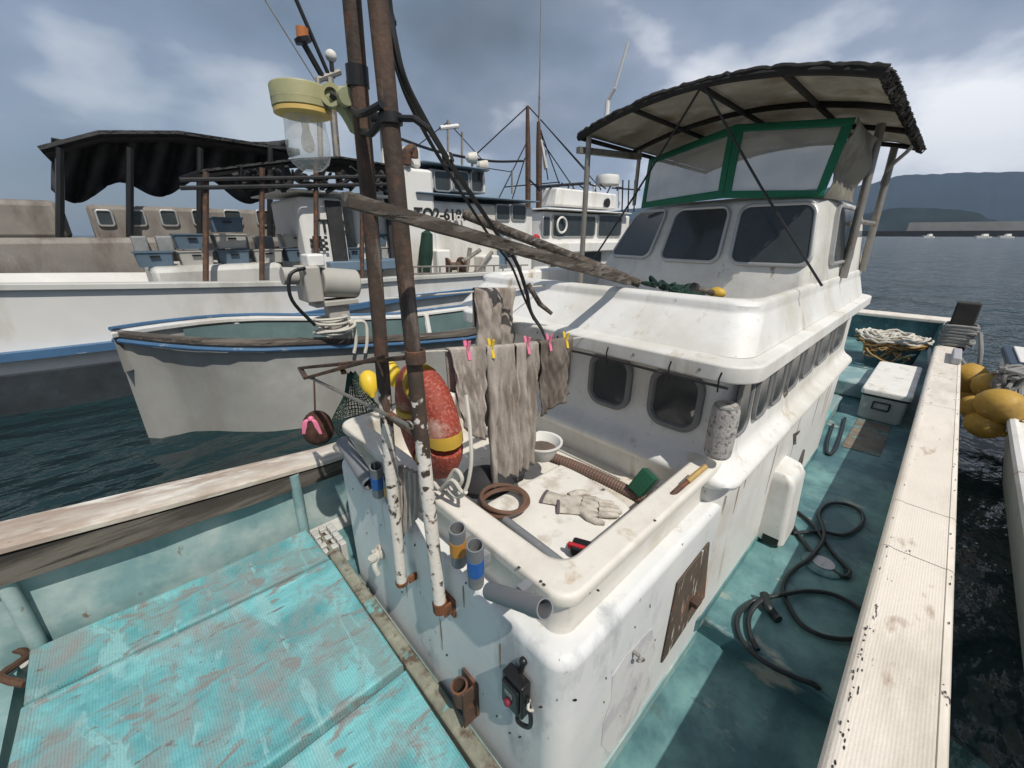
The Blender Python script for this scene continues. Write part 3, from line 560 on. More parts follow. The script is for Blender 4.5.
MB().hollow(V(.507, .918, 1.925), V(.507, .918, 1.945), .0255, .02).build('clamp_band', black, mRo)
MB().tube([V(.495, 1.05, 1.93), V(.49, .98, 1.915), V(.495, .92, 1.935)], .008, 8).build('clamp_rod', black, mLo)
MB().tube([V(.515, .90, 1.935), V(.53, .86, 1.93), V(.56, .855, 1.915)], .007, 8).build('clamp_rod', black, mRo)
mb = MB(); q = ox(437, 288, .5)
# rusty fork arm and its stay
fa = MB(); e1 = ox(300, 368, .50); e2 = ox(306, 378, .47); s1 = V(.50, .90, 1.405)
fa.bar(s1, e1, .022, .012); fa.bar(s1+V(-.03, .12, -.02), e2, .022, .012); fa.bar(e1, e2, .02, .012); fa.bar(s1.lerp(e1, .5), s1.lerp(e2, .5)+V(-.01,0,-.008), .018, .012)
fa.hollow(s1+V(.007, .0, -.018), s1+V(.007, .0, .018), .0265, .022)
fo = fa.build('fork_arm', rust, boat, bevel=.003)
MB().tube([ox(309, 377, .47), ox(408, 425, .475)], .006, 8).build('stay_rod', steel, fo)
e_ = ox(410, 425, .48); MB().torus(e_, .012, .003, ax=(1, .2, .2), n=14, m_=6).build('shackle', steel, fo)

# things stand on / hang from the boat -----------------------------------------
# hatch covers
HZ = .05
seam1 = [(-.66, 1.985), (.475, 1.935)]; seam2 = [(-.68, 1.14), (.47, 1.13)]
def hatch(p, label, ribs=True):
    t_ = MB(); zb_ = -.09
    n = 18; pp = []
    for i in range(4):
        a, b_ = p[i], p[(i+1) % 4]
        for k in range(n): u = k/n; pp.append((a[0]+(b_[0]-a[0])*u, a[1]+(b_[1]-a[1])*u))
    cx_ = sum(q[0] for q in p)/4; cy_ = sum(q[1] for q in p)/4
    def rg(e, z, wob=0):
        o = []
        for x, y in pp:
            d = Vector((cx_-x, cy_-y)); d.normalize(); o.append(V(x+d.x*e, y+d.y*e, z+random.uniform(-wob, wob)))
        return o
    t_.loft([rg(.0, zb_), rg(0, HZ-.012), rg(.004, HZ-.004, .0005), rg(.010, HZ, .0005), rg(.034, HZ, .0005), rg(.042, HZ-.007, .001), rg(.10, HZ-.007)])
    return tag(t_.build('hatch_cover', hatm, ang=50), label, 'hatch cover', 'turquoise hatch covers on the foredeck')
hatch([(-.66, 2.28), (.45, 2.26), (.465, 1.945), (-.65, 1.99)], 'narrow turquoise hatch cover along the wooden port rail')
hatch([(-.655, 1.975), (.468, 1.925), (.465, 1.145), (-.68, 1.155)], 'wide scraped turquoise hatch cover, middle one, in front of the white trunk')
hatch([(-.68, 1.12), (.463, 1.115), (.45, .33), (-.68, .33)], 'turquoise hatch cover at the bottom edge, nearest the front corner of the trunk')
hatch([(-1.8, 1.72), (-.755, 1.72), (-.755, .9), (-1.8, .9)], 'small turquoise hatch cover at the lower left, past the dark gap')
hatch([(-1.8, 2.26), (-.9, 2.26), (-.9, 2.0), (-1.8, 2.0)], 'far left strip of hatch cover by the wooden rail')
# junk rope and rag left of hatches
q = oz(22, 655, .02); mb = MB(); mb.tube(smooth([q+V(-.2, -.05, 0), q+V(-.05, .03, .03), q+V(.02, -.03, .01), q+V(-.04, -.1, .02), q+V(.03, -.2, .01)], 6), .014, 7, jit=.1)
tag(mb.build('old_rope', mat('muddy_rope', (.10, .055, .035), .95, var=.3, bump=1, bscale=200)), 'short muddy brown rope end on the deck at the far left', 'rope')

# grating of small white blocks near hatch end
t_ = MB(); q0 = oz(322, 540, .02)
for i in range(3):
    for j in range(5): t_.box((q0.x-.03+i*.045, q0.y-.13+j*.05, -.10), (q0.x+.005+i*.045, q0.y-.09+j*.05, .03+.004*((i+j) % 2)))
tag(t_.build('drain_mat', bgreyp, bevel=.005), 'pale blocky drain mat between the port rail and the trunk', 'mat')

# lamp
lc = ox(301, 98, .42); K = (lc-O3).dot(fwd)/F
lamp = thing('deck_lamp', lc, 'khaki deck floodlight with a big clear glass dome on the port mast', 'lamp')
c = lc; r_ = 27.5*K
MB().lathe([(r_*.96, .022), (r_, .018), (r_, -.008), (r_*1.01, -.009), (r_, -.011), (r_, -.024), (r_*.9, -.028)], c, n=36, caps=True).build('housing', lampm, lamp, ang=50)
MB().lathe([(r_*.88, -.026), (r_*.98, -.027), (r_*.98, -.036), (r_*.78, -.040)], c, n=36).build('retaining_ring', lampy, lamp, ang=50)
g = MB(); gr = 20.5*K; g.lathe([(gr*.93, -.038), (gr*.97, -.07), (gr*1.03, -.10), (gr*1.0, -.122), (gr*.85, -.142), (gr*.5, -.156), (0, -.161)], c, n=32, caps=False); g.build('glass_dome', lglass, lamp, ang=180)
g = MB(); g.lathe([(.009, -.03), (.009, -.06), (.008, -.065), (.014, -.085), (.016, -.098), (.012, -.112), (0, -.118)], c, n=16); g.build('bulb', bulbm, lamp)
arm = MB(); a0 = c+rt*r_*.8; arm.tube([a0, a0+rt*.05, V(.48, 1.06, c.z-.01)], [.024, .024, .018], 14)
arm.hollow(a0+rt*.03-fh*.028, a0+rt*.03+fh*.02, .025, .015)
arm.tube(smooth([a0+rt*.03, a0+rt*.055+UP*-.03, a0+rt*.075+UP*-.07], 5), [.018]*10+[.014], 10)
arm.tube(smooth([a0+rt*.06, a0+rt*.075+UP*.03], 4), .014, 10); arm.build('lamp_arm', lampm, lamp)
mb = MB(); mb.tube(smooth([a0+rt*.03-fh*.03, a0+rt*.07-fh*.02+UP*-.022, V(.47, .98, c.z-.06), V(.48, .90, c.z-.055)], 6), .008, 8); mb.build('lamp_cable', black, lamp)

# black cables
def cable(pts, r, name='power_cable'): return MB().tube(smooth(pts, 6), r, 8)
cp = [(386, -60, .52), (388, 0, .53), (396, 50, .54), (405, 82, .56), (420, 112, .62), (442, 150, .75), (468, 190, .92), (498, 235, 1.12), (516, 262, 1.22), (526, 290, 1.28), (531, 312, 1.32), (541, 328, 1.335)]
pts = [ox(*a) for a in cp]+[V(1.335, 1.15, 1.238), V(1.335, .9, 1.236), V(1.335, .6, 1.236), V(1.337, .40, 1.236)]
tag(cable(pts, [.0085]*66+[.0075, .007, .006, .0055]+[.005]*(len(smooth(pts, 6))-70)).build('power_cable', black), 'thick black power cable looping from the masts to the cabin roof lip', 'cable', 'cables down from the masts')
cp2 = [(384, -60, .55), (385, 20, .55), (391, 45, .56), (399, 75, .57), (412, 108, .62), (436, 152, .75), (461, 192, .92), (492, 240, 1.13), (511, 265, 1.23), (523, 295, 1.30), (534, 320, 1.345)]
tag(cable([ox(*a) for a in cp2], .0055).build('power_cable', black), 'thinner black cable bundled beside the thick one', 'cable', 'cables down from the masts')
mb = MB()
for px, py, X in ((388, 20, .54), (448, 158, .79), (510, 252, 1.19)): mb.hollow(ox(px-1, py-3, X), ox(px+1, py+4, X), .0165, .010, 12)
tag(mb.build('cable_tie', dark), 'black tape ties round the cable bundle below the masts', 'cable ties')
mb = MB()
for y in (1.12, .86, .60, .43): mb.tube([V(1.338, y, 1.215), V(1.33, y, 1.262), V(1.333, y-.004, 1.285)], .003, 6)
tag(mb.build('cable_clip', dark), 'small black clips hooking the cable under the cabin roof lip', 'cable clips')
tag(MB().tube([ox(528, 284, 1.30), ox(540, 304, 1.34), ox(552, 314, 1.37)], [.012, .012, .008], 8, jit=.1).build('wood_batten', wood), 'short brown batten behind the cable on the cabin roof', 'batten')
# driftwood poles
S_ = ox(345, 199, .31); E_ = ox(628, 281, 1.66); n = 24
tag(MB().tube([S_.lerp(E_, k/n) for k in range(n+1)], [.0165+.0065*min(1, k/n*1.6) for k in range(n+1)], 4, jit=.07).build('driftwood_pole', wood, ang=60), 'long grey weathered wooden pole leaning from the masts onto the cabin roof', 'wooden pole')
S_ = ox(464, 214, 1.30); E_ = ox(640, 284, 1.75)
tag(MB().tube([S_.lerp(E_, k/12) for k in range(13)], [.024]*12+[.02], 7, jit=.10).build('driftwood_pole', wood, ang=60), 'shorter round wooden pole tucked behind the long grey pole', 'wooden pole')

# lifebuoy between masts
lbc = ox(427, 421, .635); LN = Vector((1, 1.25, .0)).normalized()*-1
ax = (lbc-V(.1,-.5,1.7)).cross(UP)  # ring plane roughly edge-on
ax = V(1, -.16, .06).normalized()
lb = thing('lifebuoy', lbc+V(0,0,-.2), 'worn red lifebuoy with yellow bands hanging behind the masts', 'lifebuoy')
Rr, rb = .128, .068
u_ = ax.orthogonal().normalized(); v_ = ax.cross(u_)
def lbarc(a0, a1, r2, nm, mt, nn_=18, Rx=Rr):
    rings = []
    up2 = (UP-ax*UP.dot(ax)).normalized(); sd2 = ax.cross(up2)
    for i in range(nn_+1):
        a = R(a0+(a1-a0)*i/nn_); d = up2*math.cos(a)*1.06+sd2*math.sin(a); dn_ = d.normalized()
        rings.append([lbc+d*Rx+dn_*(r2*math.cos(2*math.pi*j/14))+ax*(r2*.85*math.sin(2*math.pi*j/14)) for j in range(14)])
    MB().loft(rings).build(nm, mt, lb, ang=60)
for k in range(4): lbarc(-86+90*k+10, 90*k-10+4, rb, 'ring_segment', redm, 24)
for k in range(4): lbarc(90*k-7, 90*k+5, rb*1.02, 'band', yell, 8)
mb = MB(); q = ox(452, 478, .62)
mb.tube(smooth([ox(466, 395, .66), ox(470, 430, .64), ox(471, 465, .62), ox(464, 492, .60), ox(452, 480, .585), ox(440, 490, .58)], 6), .006, 7)
mb.tube(smooth([ox(430, 440, .58), ox(430, 470, .59), ox(438, 488, .59), ox(452, 493, .60), ox(462, 480, .60), ox(455, 470, .6), ox(447, 486, .59), ox(457, 497, .60), ox(466, 492, .6)], 6), .0065, 7)
tag(mb.build('lashing_rope', whr), 'off-white rope tying the red lifebuoy down to the trunk rim', 'rope')

# fibre ball with pink ribbon
fb = thing('fibre_ball', ox(318, 432, .50), 'dark brown fibre ball with a pink ribbon hanging under the fork arm', 'float')
q = ox(318, 428, .50)
mb = MB(); mb.lathe([(.068*math.sin(math.pi*i/14)*(1+random.uniform(-.05, .05)), -.085*math.cos(math.pi*i/14)) for i in range(15)], q, n=22); mb.build('ball', coneb, fb)
mb = MB(); k0 = q-fh*.045+UP*.068
for sx in (-1, 1):
    pp = smooth([k0, k0+rt*sx*.022+UP*-.01-fh*.012, k0+rt*sx*.035-UP*.07-fh*.012], 5); sd_ = rt*.009
    mb.loft([[p-sd_*1.2 for p in pp], [p+sd_*1.2 for p in pp]], False)
mb.ball(k0, .012); mb.build('ribbon', pink, fb, solid=.002)
MB().tube([q+UP*.08, ox(314, 375, .49)], .004, 6).build('hanging_cord', mat('orange_cord', (.35, .18, .10), .9), fb)

# green net with yellow floats
gn = MB(); top = ox(352, 373, .80); cN = ox(362, 425, .82)
rgs = []
for i in range(9):
    t = i/8; c_ = top.lerp(cN, t); r2 = .02+.15*t**1.2; rgs.append([c_+V(math.cos(a)*r2*(1+.15*math.sin(3*a+i)), math.sin(a)*r2*(1+.15*math.cos(2*a+i)), .01*math.sin(5*a)) for a in [2*math.pi*j/20 for j in range(20)]])
gn.loft(rgs, True, False, False); gno = gn.build('fishing_net', netg, ang=180)
wmod = gno.modifiers.new('sub', 'SUBSURF'); wmod.levels = 1; wmod.render_levels = 1
wf = gno.modifiers.new('wire', 'WIREFRAME'); wf.thickness = .0042; wf.use_replace = True
tag(gno, 'dark green knotted net hanging in a bunch behind the port mast', 'fishing net')
for (px, py, X, s_, lb_) in ((369, 382, .80, .05, 'yellow plastic float hooked on the green net, left of the port mast'), (391, 372, .80, .042, 'yellow plastic float behind the rusty arm, beside the red lifebuoy')):
    q = ox(px, py, X); mb = MB(); mb.lathe([(.008, -s_*1.7), (.02, -s_*1.3), (s_*.8, -s_*.8), (s_, 0), (s_*.8, s_*.8), (.02, s_*1.15), (0, s_*1.2)], q, ax=(.1, .5, .8), n=18); tag(mb.build('yellow_float', yellb), lb_, 'float', 'yellow floats behind the masts')

# clothes line and towels, all in the plane y = 1.0
A_ = V(.515, .99, 1.395); B_ = V(1.345, .99, 1.300)
def zl(x): u = (x-A_.x)/(B_.x-A_.x); return A_.z+(B_.z-A_.z)*u-.012*math.sin(math.pi*u)
tag(MB().tube([V(x, .99, zl(x)) for x in [A_.x+(B_.x-A_.x)*k/16 for k in range(17)]], .003, 6).build('clothes_line', whr), 'thin line strung from the masts to the cabin lip, holding towels', 'line')
def towel_(x0, x1, zb0, zb1, mt, label, amp=.012, folds=3, seed=0, x0b=None, x1b=None, y=.99, zt=None, name='towel', yz=0, depth=.0):
    rnd = random.Random(seed); ph = rnd.uniform(0, 6); x0b = x0 if x0b is None else x0b; x1b = x1 if x1b is None else x1b
    ztf = zt or zl; mb = MB(); nu, nv = 34, 44
    def fn(u, v):
        # v<0.12: goes over the line from the back flap
        xt = x0+(x1-x0)*u; xb = x0b+(x1b-x0b)*u; zt_ = ztf(xt)+.004; zb_ = zb0+(zb1-zb0)*u+.008*math.sin(u*7+ph)
        if v < .3:
            s = v/.3; z = zt_-(1-s)*(zt_-zb_)*.55; yy = y+.010+.012*(1-s)+amp*.5*(1-s)*math.sin(folds*6.28*u+ph+1); x = xt+(xb-xt)*(1-s)*.5
            return V(x, yy, z)
        if v < .36:
            a = (v-.3)/.06*math.pi; return V(xt, y+.010*math.cos(a), zt_+.004*math.sin(a))
        s = (v-.36)/.64; z = zt_-s*(zt_-zb_); g_ = min(1, s*3)**.8
        sx = xt+(xb-xt)*s
        cr_ = .004*math.sin(31*u+9*s+ph)*math.sin(17*s+5*u)+.003*math.sin(47*u-23*s+2*ph)
        yy = y-.010-yz*s-g_*(cr_*1.3+amp*1.15*math.sin(folds*6.28*u+ph+1.0*math.sin(2.2*s+ph))+amp*.45*math.sin(folds*2.3*6.28*u+ph*2+1.5*s)+amp*.25*math.sin(folds*5.1*6.28*u+ph))
        return V(sx+.004*math.sin(s*7+u*5+ph), yy+.003*math.sin(s*13+u*3), z)
    mb.grid(fn, nu, nv); o = mb.build(name, mt, ang=180, solid=.005); return tag(o, label, 'towel', 'towels hung to dry beside the masts')
def xof(px, py=350): return oy(px, py, .99).x
towel_(xof(447), xof(484), 1.10, 1.02, towel, 'pale grey towel on the line, closest to the red lifebuoy, shorter than its neighbours', seed=1, folds=1.6, x0b=xof(447)+.03)
towel_(xof(486), xof(513), .80, .80, towel, 'long stained grey towel in the middle of the line, hanging lowest', seed=2, folds=2.2, amp=.016)
towel_(xof(514), xof(536), .82, .83, towel, 'long pleated pale towel on the line beside the dark one', seed=3, folds=2.6, amp=.014)
towel_(xof(538, 345), xof(574, 340)-.02, 1.02, 1.06, toweld, 'dark grey folded towel at the cabin end of the line', seed=4, folds=1.5, amp=.012)
yb = 1.42; xa = oy(474, 292, yb).x; xb_ = oy(514, 296, yb).x; zq = oy(490, 288, yb).z
towel_(xa, xb_, oy(480, 345, yb).z-.05, oy(510, 345, yb).z-.05, towel, 'pale striped cloth hanging higher up behind the line of towels', seed=5, folds=3.4, amp=.016, y=yb, zt=lambda x: zq-.02*(x-xa)/(xb_-xa))
tag(MB().tube([V(xa-.45, yb, zq+.004), V(1.62, yb, zq-.02)], .0035, 6).build('clothes_line', whr), 'second thin line behind, carrying the highest cloth', 'line')
def peg(px, py, mt, label):
    q = oy(px, py, .985); q.z = zl(q.x)-.002; o = thing('clothes_peg', q, label, 'clothes peg', 'pegs on the clothes line')
    for s in (-1, 1):
        mb = MB(); mb.loft([[q+V(dx+sl_*s*t_*0, s*(.004+abs(t_-.5)*.018)+dy, -.028+.062*t_) for dx, dy in ((-.006, -.0025), (.006, -.0025), (.006, .0025), (-.006, .0025))] for t_, sl_ in ((0, 0), (.25, 0), (.5, 0), (.75, 0), (1, 0))]); mb.build('peg_leg', mt, o, bevel=.001)
    MB().torus(q+V(0, 0, .004), .007, .0015, ax=(1, 0, 0), n=12, m_=5).build('spring', steel, o)
peg(467, 348, pink, 'pink peg nearest the red lifebuoy on the line'); peg(491, 346, yellb, 'yellow peg between the two pink ones on the line'); peg(527, 344, pink, 'pink peg holding the long pleated pale towel')
peg(549, 338, pink, 'pink peg on the dark towel'); peg(566, 334, yellb, 'yellow peg nearest the cabin window, on the dark towel')

# rod holders and pipes on trunk front
def holder(px0, py0, px1, py1, X, band, label, wpx, grp='pipe rod holders on the trunk front'):
    a = ox(px0, py0, X); b_ = ox(px1, py1, X+.02); ro = wpx/2*((a-O3).dot(fwd))/F
    o = thing('rod_holder', b_, label, 'rod holder', grp)
    MB().hollow(a, b_, ro, ro*.84).build('pipe', grey, o, ang=60)
    if band:
        MB().hollow(a.lerp(b_, .30), a.lerp(b_, .68), ro*1.04, ro*.97).build('tape_band', band, o, ang=60)
    mb = MB(); c_ = a.lerp(b_, .5); mb.box((c_.x+ro*.8, c_.y-.012, c_.z-.02), (max(.565, c_.x+ro+.005), c_.y+.012, c_.z+.02)); mb.build('mount', grey, o)
holder(457, 528, 459, 562, .515, orange, 'upright grey pipe holder with an orange tape band on the trunk front', 17)
holder(475, 545, 476, 583, .51, blue, 'upright grey pipe holder with a blue tape band, nearest the pipe stub', 17.5)
holder(376, 466, 379, 494, .53, blue, 'upright grey pipe holder with a blue tape band left of the port mast', 13)
holder(389, 478, 391, 500, .535, orange, 'small grey pipe holder with an orange band partly hidden behind the port mast', 12)
holder(370, 484, 343, 442, .53, None, 'long grey pipe slanting down over the port corner of the trunk', 15)
holder(545, 609, 490, 591, .50, None, 'open grey pipe stub slanting out under the trunk rim', 21)
# remote control box
q = ox(523, 684, .555); rc = thing('control_box', q, 'black hand controller with a wrist loop hanging on the trunk front', 'controller')
k = (q-O3).dot(fwd)/F; hw = 14*k; hh = 22*k
mb = MB(); mb.box((q.x-.045, q.y-hw, q.z-hh), (q.x-.008, q.y+hw, q.z+hh)); mb.box((q.x-.055, q.y-hw*.8, q.z-hh*.7), (q.x-.044, q.y+hw*.8, q.z+hh*.75)); mb.build('case', dark, rc, bevel=.006)
mb = MB(); mb.lathe([(.011, 0), (.011, .008), (.008, .011), (0, .011)], V(q.x-.054, q.y+.004, q.z-.018), ax=(-1, 0, 0), n=18); mb.build('dial', pink if False else maroon, rc)
mb = MB(); mb.box((q.x-.0565, q.y-.012, q.z+.008), (q.x-.055, q.y+.016, q.z+.022)); mb.build('name_plate', grey, rc)
mb = MB(); mb.tube(smooth([V(q.x-.025, q.y-hw, q.z+hh*.3), V(q.x-.03, q.y-hw-.02, q.z-hh*.5), V(q.x-.03, q.y-hw-.015, q.z-hh*1.3), V(q.x-.035, q.y-hw*.4, q.z-hh*1.6), V(q.x-.03, q.y-hw*.3, q.z-hh*.9)], 6), .0065, 8); mb.build('wrist_loop', black, rc)
mb = MB(); mb.tube([V(q.x-.01, q.y-.0, q.z+hh), V(.55, q.y-.005, q.z+hh+.035)], .008, 8); mb.ball(V(.55, q.y-.005, q.z+hh+.04), .012); mb.build('hanger', dark, rc)
mb = MB(); mb.tube(smooth([V(q.x-.02, q.y-hw-.005, q.z+.01), V(q.x-.035, q.y-hw-.015, q.z), V(q.x-.02, q.y-hw-.018, q.z-.02), V(q.x-.03, q.y-hw-.005, q.z-.01)], 5), .004, 6); mb.build('knot', whr, rc)
# rusty pipe stub low on the trunk front
q = ox(462, 692, .52); mb = MB(); mb.hollow(q+V(0, 0, -.04), q+V(-.01, 0, .045), .03, .023); mb.box((.50, q.y-.035, q.z-.13), (.555, q.y-.028, q.z+.04)); mb.box((.545, q.y-.05, q.z-.10), (.556, q.y+.03, q.z+.06))
tag(mb.build('rusty_socket', rust), 'rusty pipe socket bracketed low on the trunk front', 'socket')
# white tap / fitting left of masts
q = ox(380, 552, .55); mb = MB(); mb.lathe([(.035, 0), (.035, -.012), (.025, -.02), (.025, -.04), (.015, -.045)], V(.555, q.y, q.z), ax=(1, 0, 0), n=20); mb.tube(smooth([V(.53, q.y-.02, q.z), V(.50, q.y-.05, q.z-.005), V(.505, q.y-.06, q.z-.05)], 5), .012, 10); mb.lathe([(.02, 0), (.02, .01)], V(.50, q.y-.04, q.z+.02), n=14)
tag(mb.build('water_tap', mat('dirty_white_fitting', (.55, .53, .47), .6, var=.15, bump=.3, layers=[((.2, .16, .12), 25, .62, .04, (1,1,1), .8)])), 'white valve fitting on the trunk front below the port mast', 'valve')
# cloth strips hanging beside port mast
mb = MB(); q = ox(408, 480, .53)
for i in range(5):
    px = 401+i*5; mb.tube(smooth([ox(px, 466+i*2, .545), ox(px+1, 500, .535), ox(px+1-(i % 2)*2, 540-(i*7), .53)], 5), [.010]*10+[.007], 6, jit=.12)
tag(mb.build('rag_bundle', towel), 'limp bundle of grey rag strips tied behind the port mast', 'rag')

# contents of the well --------------------------------------------------------
lz = .80
C4 = [oz(478, 506, lz), oz(566, 460, lz), oz(636, 508, lz), oz(574, 566, lz)]
cc = sum(C4, V(0,0,0))/4
def lring(e, z, n=6):
    o = []
    for i in range(4):
        p = C4[i]; a = (C4[i-1]-p).normalized(); b_ = (C4[(i+1) % 4]-p).normalized(); r2 = .055
        for k in range(n+1):
            t = k/n; q = (p+a*r2)*(1-t)**2+p*2*t*(1-t)+(p+b_*r2)*t*t; d = (q-cc); d.z = 0; o.append(V(q.x, q.y, z)+d.normalized()*e)
    return o
lid = MB().loft([lring(-.01, .66), lring(0, .67), lring(0, .782), lring(-.004, .794), lring(-.014, .80), lring(-.03, .801)]).build('fish_box', lidm, ang=60)
tag(lid, 'scuffed white box with rounded lid filling the trunk well, gloves on top', 'box')
def glove_(c, ang, label, flip=1, name='work_glove'):
    z = .803; ca, sa = math.cos(ang), math.sin(ang)
    def T(x, y, h): return V(c.x+x*ca-y*sa*flip, c.y+x*sa+y*ca*flip, z+h)
    o = thing(name, V(c.x, c.y, z), label, 'glove', 'cotton work gloves on the white box')
    mb = MB(); rgs = []
    for x, wd, h in ((-.10, .036, .010), (-.085, .037, .010), (-.05, .034, .011), (-.03, .037, .013), (0, .043, .015), (.03, .044, .014), (.045, .042, .012), (.055, .038, .009)):
        rgs.append([T(x, wd*math.cos(a), h*.55+h*.55*math.sin(a)+(.002*math.sin(40*x+3*a))) for a in [2*math.pi*j/16 for j in range(16)]])
    mb.loft(rgs)
    for i, (y, l_, s_) in enumerate(((.032, .062, .10), (.011, .075, .02), (-.011, .07, -.06), (-.031, .055, -.20))):
        pts = [T(.035+l_*t*1.05, y+s_*l_*t+.004*math.sin(i+4*t), .009+.006*math.sin(3*t+i)) for t in (0, .3, .6, .85, 1)]
        mb.tube(pts, [.0115, .0115, .0110, .0095, .005], 9)
    pts = [T(-.02, .03, .009), T(0, .055, .010), T(.025, .07, .009), T(.05, .075, .008)]; mb.tube(pts, [.013, .013, .012, .006], 9)
    mb.build('palm', glove, o, ang=70)
    cf = MB(); cf.loft([[T(x, (wd)*math.cos(a), .0065+.0075*math.sin(a)) for a in [2*math.pi*j/16 for j in range(16)]] for x, wd in ((-.108, .038), (-.108, .040), (-.098, .040), (-.098, .036))], True, False, False); cf.build('cuff_edge', mat('purple_hem', (.12, .09, .10), .9), o)
g1 = oz(572, 505, .80); g2 = oz(588, 515, .80)
glove_(g1, R(-66), 'soiled white knitted glove lying on top, cuff towards the masts'); glove_(g2+V(.02, .015, .004), R(-50), 'soiled white knitted glove under the other, fingers towards the brush', -1)
mb = MB(); mb.torus(oz(503, 500, .815), .085, .008, ax=(.05, .05, 1), n=40, m_=8); mb.torus(oz(503, 502, .83), .078, .008, ax=(-.08, .1, 1), n=40, m_=8); mb.torus(oz(505, 498, .845), .082, .007, ax=(.1, -.05, 1), n=40, m_=8)
tag(mb.build('tubing_coil', pvc), 'brown plastic tubing coiled on the near side of the white box', 'tubing')
# ribbed hoses
def ribbed(pts, r, label):
    pp = smooth(pts, 26); rad = [r*(1+.11*(i % 2)) for i in range(len(pp))]
    return tag(MB().tube(pp, rad, 12).build('ribbed_hose', hosem, ang=20), label, 'hose', 'brown ribbed hoses in the well')
ribbed([oz(545, 455, .80), oz(575, 466, .81), oz(610, 482, .815), oz(640, 498, .81), oz(650, 505, .80)], .021, 'ribbed brown hose along the cabin side of the white box')
ribbed([oz(652, 503, .80), oz(632, 520, .80), oz(618, 535, .795), oz(605, 548, .79)], .021, 'ribbed brown hose lying between the white box and the starboard rim')
tag(MB().tube([oz(505, 520, .83), oz(540, 548, .83), oz(572, 574, .82)], [.014, .017, .019], 12).build('grey_tube', grey), 'dark grey tube lying in the front of the well', 'tube')
# bucket
q = V(1.14, 1.02, .80); bk = thing('bucket', q, 'white plastic bowl behind the hanging towels', 'bowl')
MB().lathe([(.05, 0), (.055, .005), (.085, .07), (.09, .072), (.09, .078), (.080, .076), (.050, .012), (0, .012)], q, n=28).build('bowl', bwhite, bk, ang=50)
MB().lathe([(0, .045), (.02, .05), (.055, .047), (.066, .04)], q, n=12).build('bait_scraps', brownf, bk)
# dark bag beneath towels
q = oz(490, 492, .82); mb = MB(); mb.lathe([(.0, 0), (.075, .01), (.085, .04), (.07, .075), (.03, .10), (0, .105)], V(q.x+.05, q.y+.08, .76), n=12, sc=(1.0, 1.3)); mb.lathe([(0, 0), (.05, .01), (.055, .04), (.0, .07)], V(q.x+.16, q.y+.05, .78), n=9)
tag(mb.build('dark_bag', darkf), 'crumpled black bag under the towels', 'bag')
# brush, red tool, mallet
q = oz(648, 497, .82); br = thing('deck_brush', q, 'deck brush with dark green bristles standing in the corner of the well', 'brush')
M_ = Matrix.Translation(q+V(.03, .02, .03)) @ Matrix.Rotation(R(25), 4, 'Y') @ Matrix.Rotation(R(20), 4, 'X')
MB().box((-.02, -.025, -.045), (.0, .035, .05), M_).build('brush_block', mat('grey_brush_back', (.09, .09, .085), .8), br, bevel=.004)
mb = MB()
for i in range(7):
    for j in range(10): mb.box((-.062, -.024+i*.0085, -.042+j*.0092), (-.02, -.019+i*.0085, -.036+j*.0092), M_ @ Matrix.Rotation(random.uniform(-.1, .1), 4, 'Z'))
mb2 = MB(); mb2.box((-.06, -.024, -.042), (-.02, .034, .048), M_); mb2.build('bristles', brushg, br, bevel=.004); 
rt2 = oz(592, 553, .83); tool = thing('mallet', rt2, 'short mallet with a pinkish red side in the near corner of the well', 'mallet')
mb = MB(); mb.bar(rt2+V(-.02, .06, 0), rt2+V(.02, -.03, 0), .05, .035); mb.build('head', dark, tool, bevel=.008)
mb = MB(); mb.bar(rt2+V(-.035, .062, .012), rt2+V(.005, -.032, .012), .012, .020); mb.build('head_cover', redp, tool, bevel=.003)
a = oz(660, 505, .85); b_ = oz(706, 466, .95); hk = thing('gaff', a, 'bamboo-tipped gaff leaning from the well up to the cabin moulding', 'gaff')
MB().tube([a, a.lerp(b_, .6)], [.010, .009], 8).build('shaft', maroon if False else rust, hk); MB().tube([a.lerp(b_, .6), b_], [.011, .010], 8, jit=.04).build('bamboo_tip', mat('bamboo', (.46, .30, .10), .6, var=.2), hk)
q = oz(663, 497, .83); tag(MB().box((q.x-.01, q.y-.02, .80), (q.x+.03, q.y+.02, .845)).build('red_block', redp, bevel=.006), 'small red plastic block beside the brush', 'block')

# foam fender wrapped in mesh on cabin corner
q = oy(722, 431, .40); q = V(1.475, .42, 1.0); fd = thing('foam_fender', q+V(-.02, -.02, -.11), 'grey foam roll wrapped in mesh strapped to the cabin corner', 'fender')
c_ = ox(722, 430, 1.455); mb = MB(); k_ = (c_-O3).dot(fwd)/F
mb.lathe([(.0, -.110), (.038, -.105), (.046, -.09), (.048, 0), (.046, .085), (.036, .103), (0, .107)], c_, ax=(.03, .0, 1), n=18); mb.build('roll', mat('mesh_wrapped_foam', (.42, .40, .38), .9, var=.2, vscale=20, bump=1, bscale=130, layers=[((.15, .14, .13), 50, .58, .04, (1,1,1), .95)]), fd)
mb = MB(); mb.torus(c_+UP*.095, .036, .006, ax=(0, 0, 1), n=20, m_=6); mb.torus(c_+UP*-.095, .040, .005, ax=(0, 0, 1), n=20, m_=6); mb.build('binding', greyr, fd)

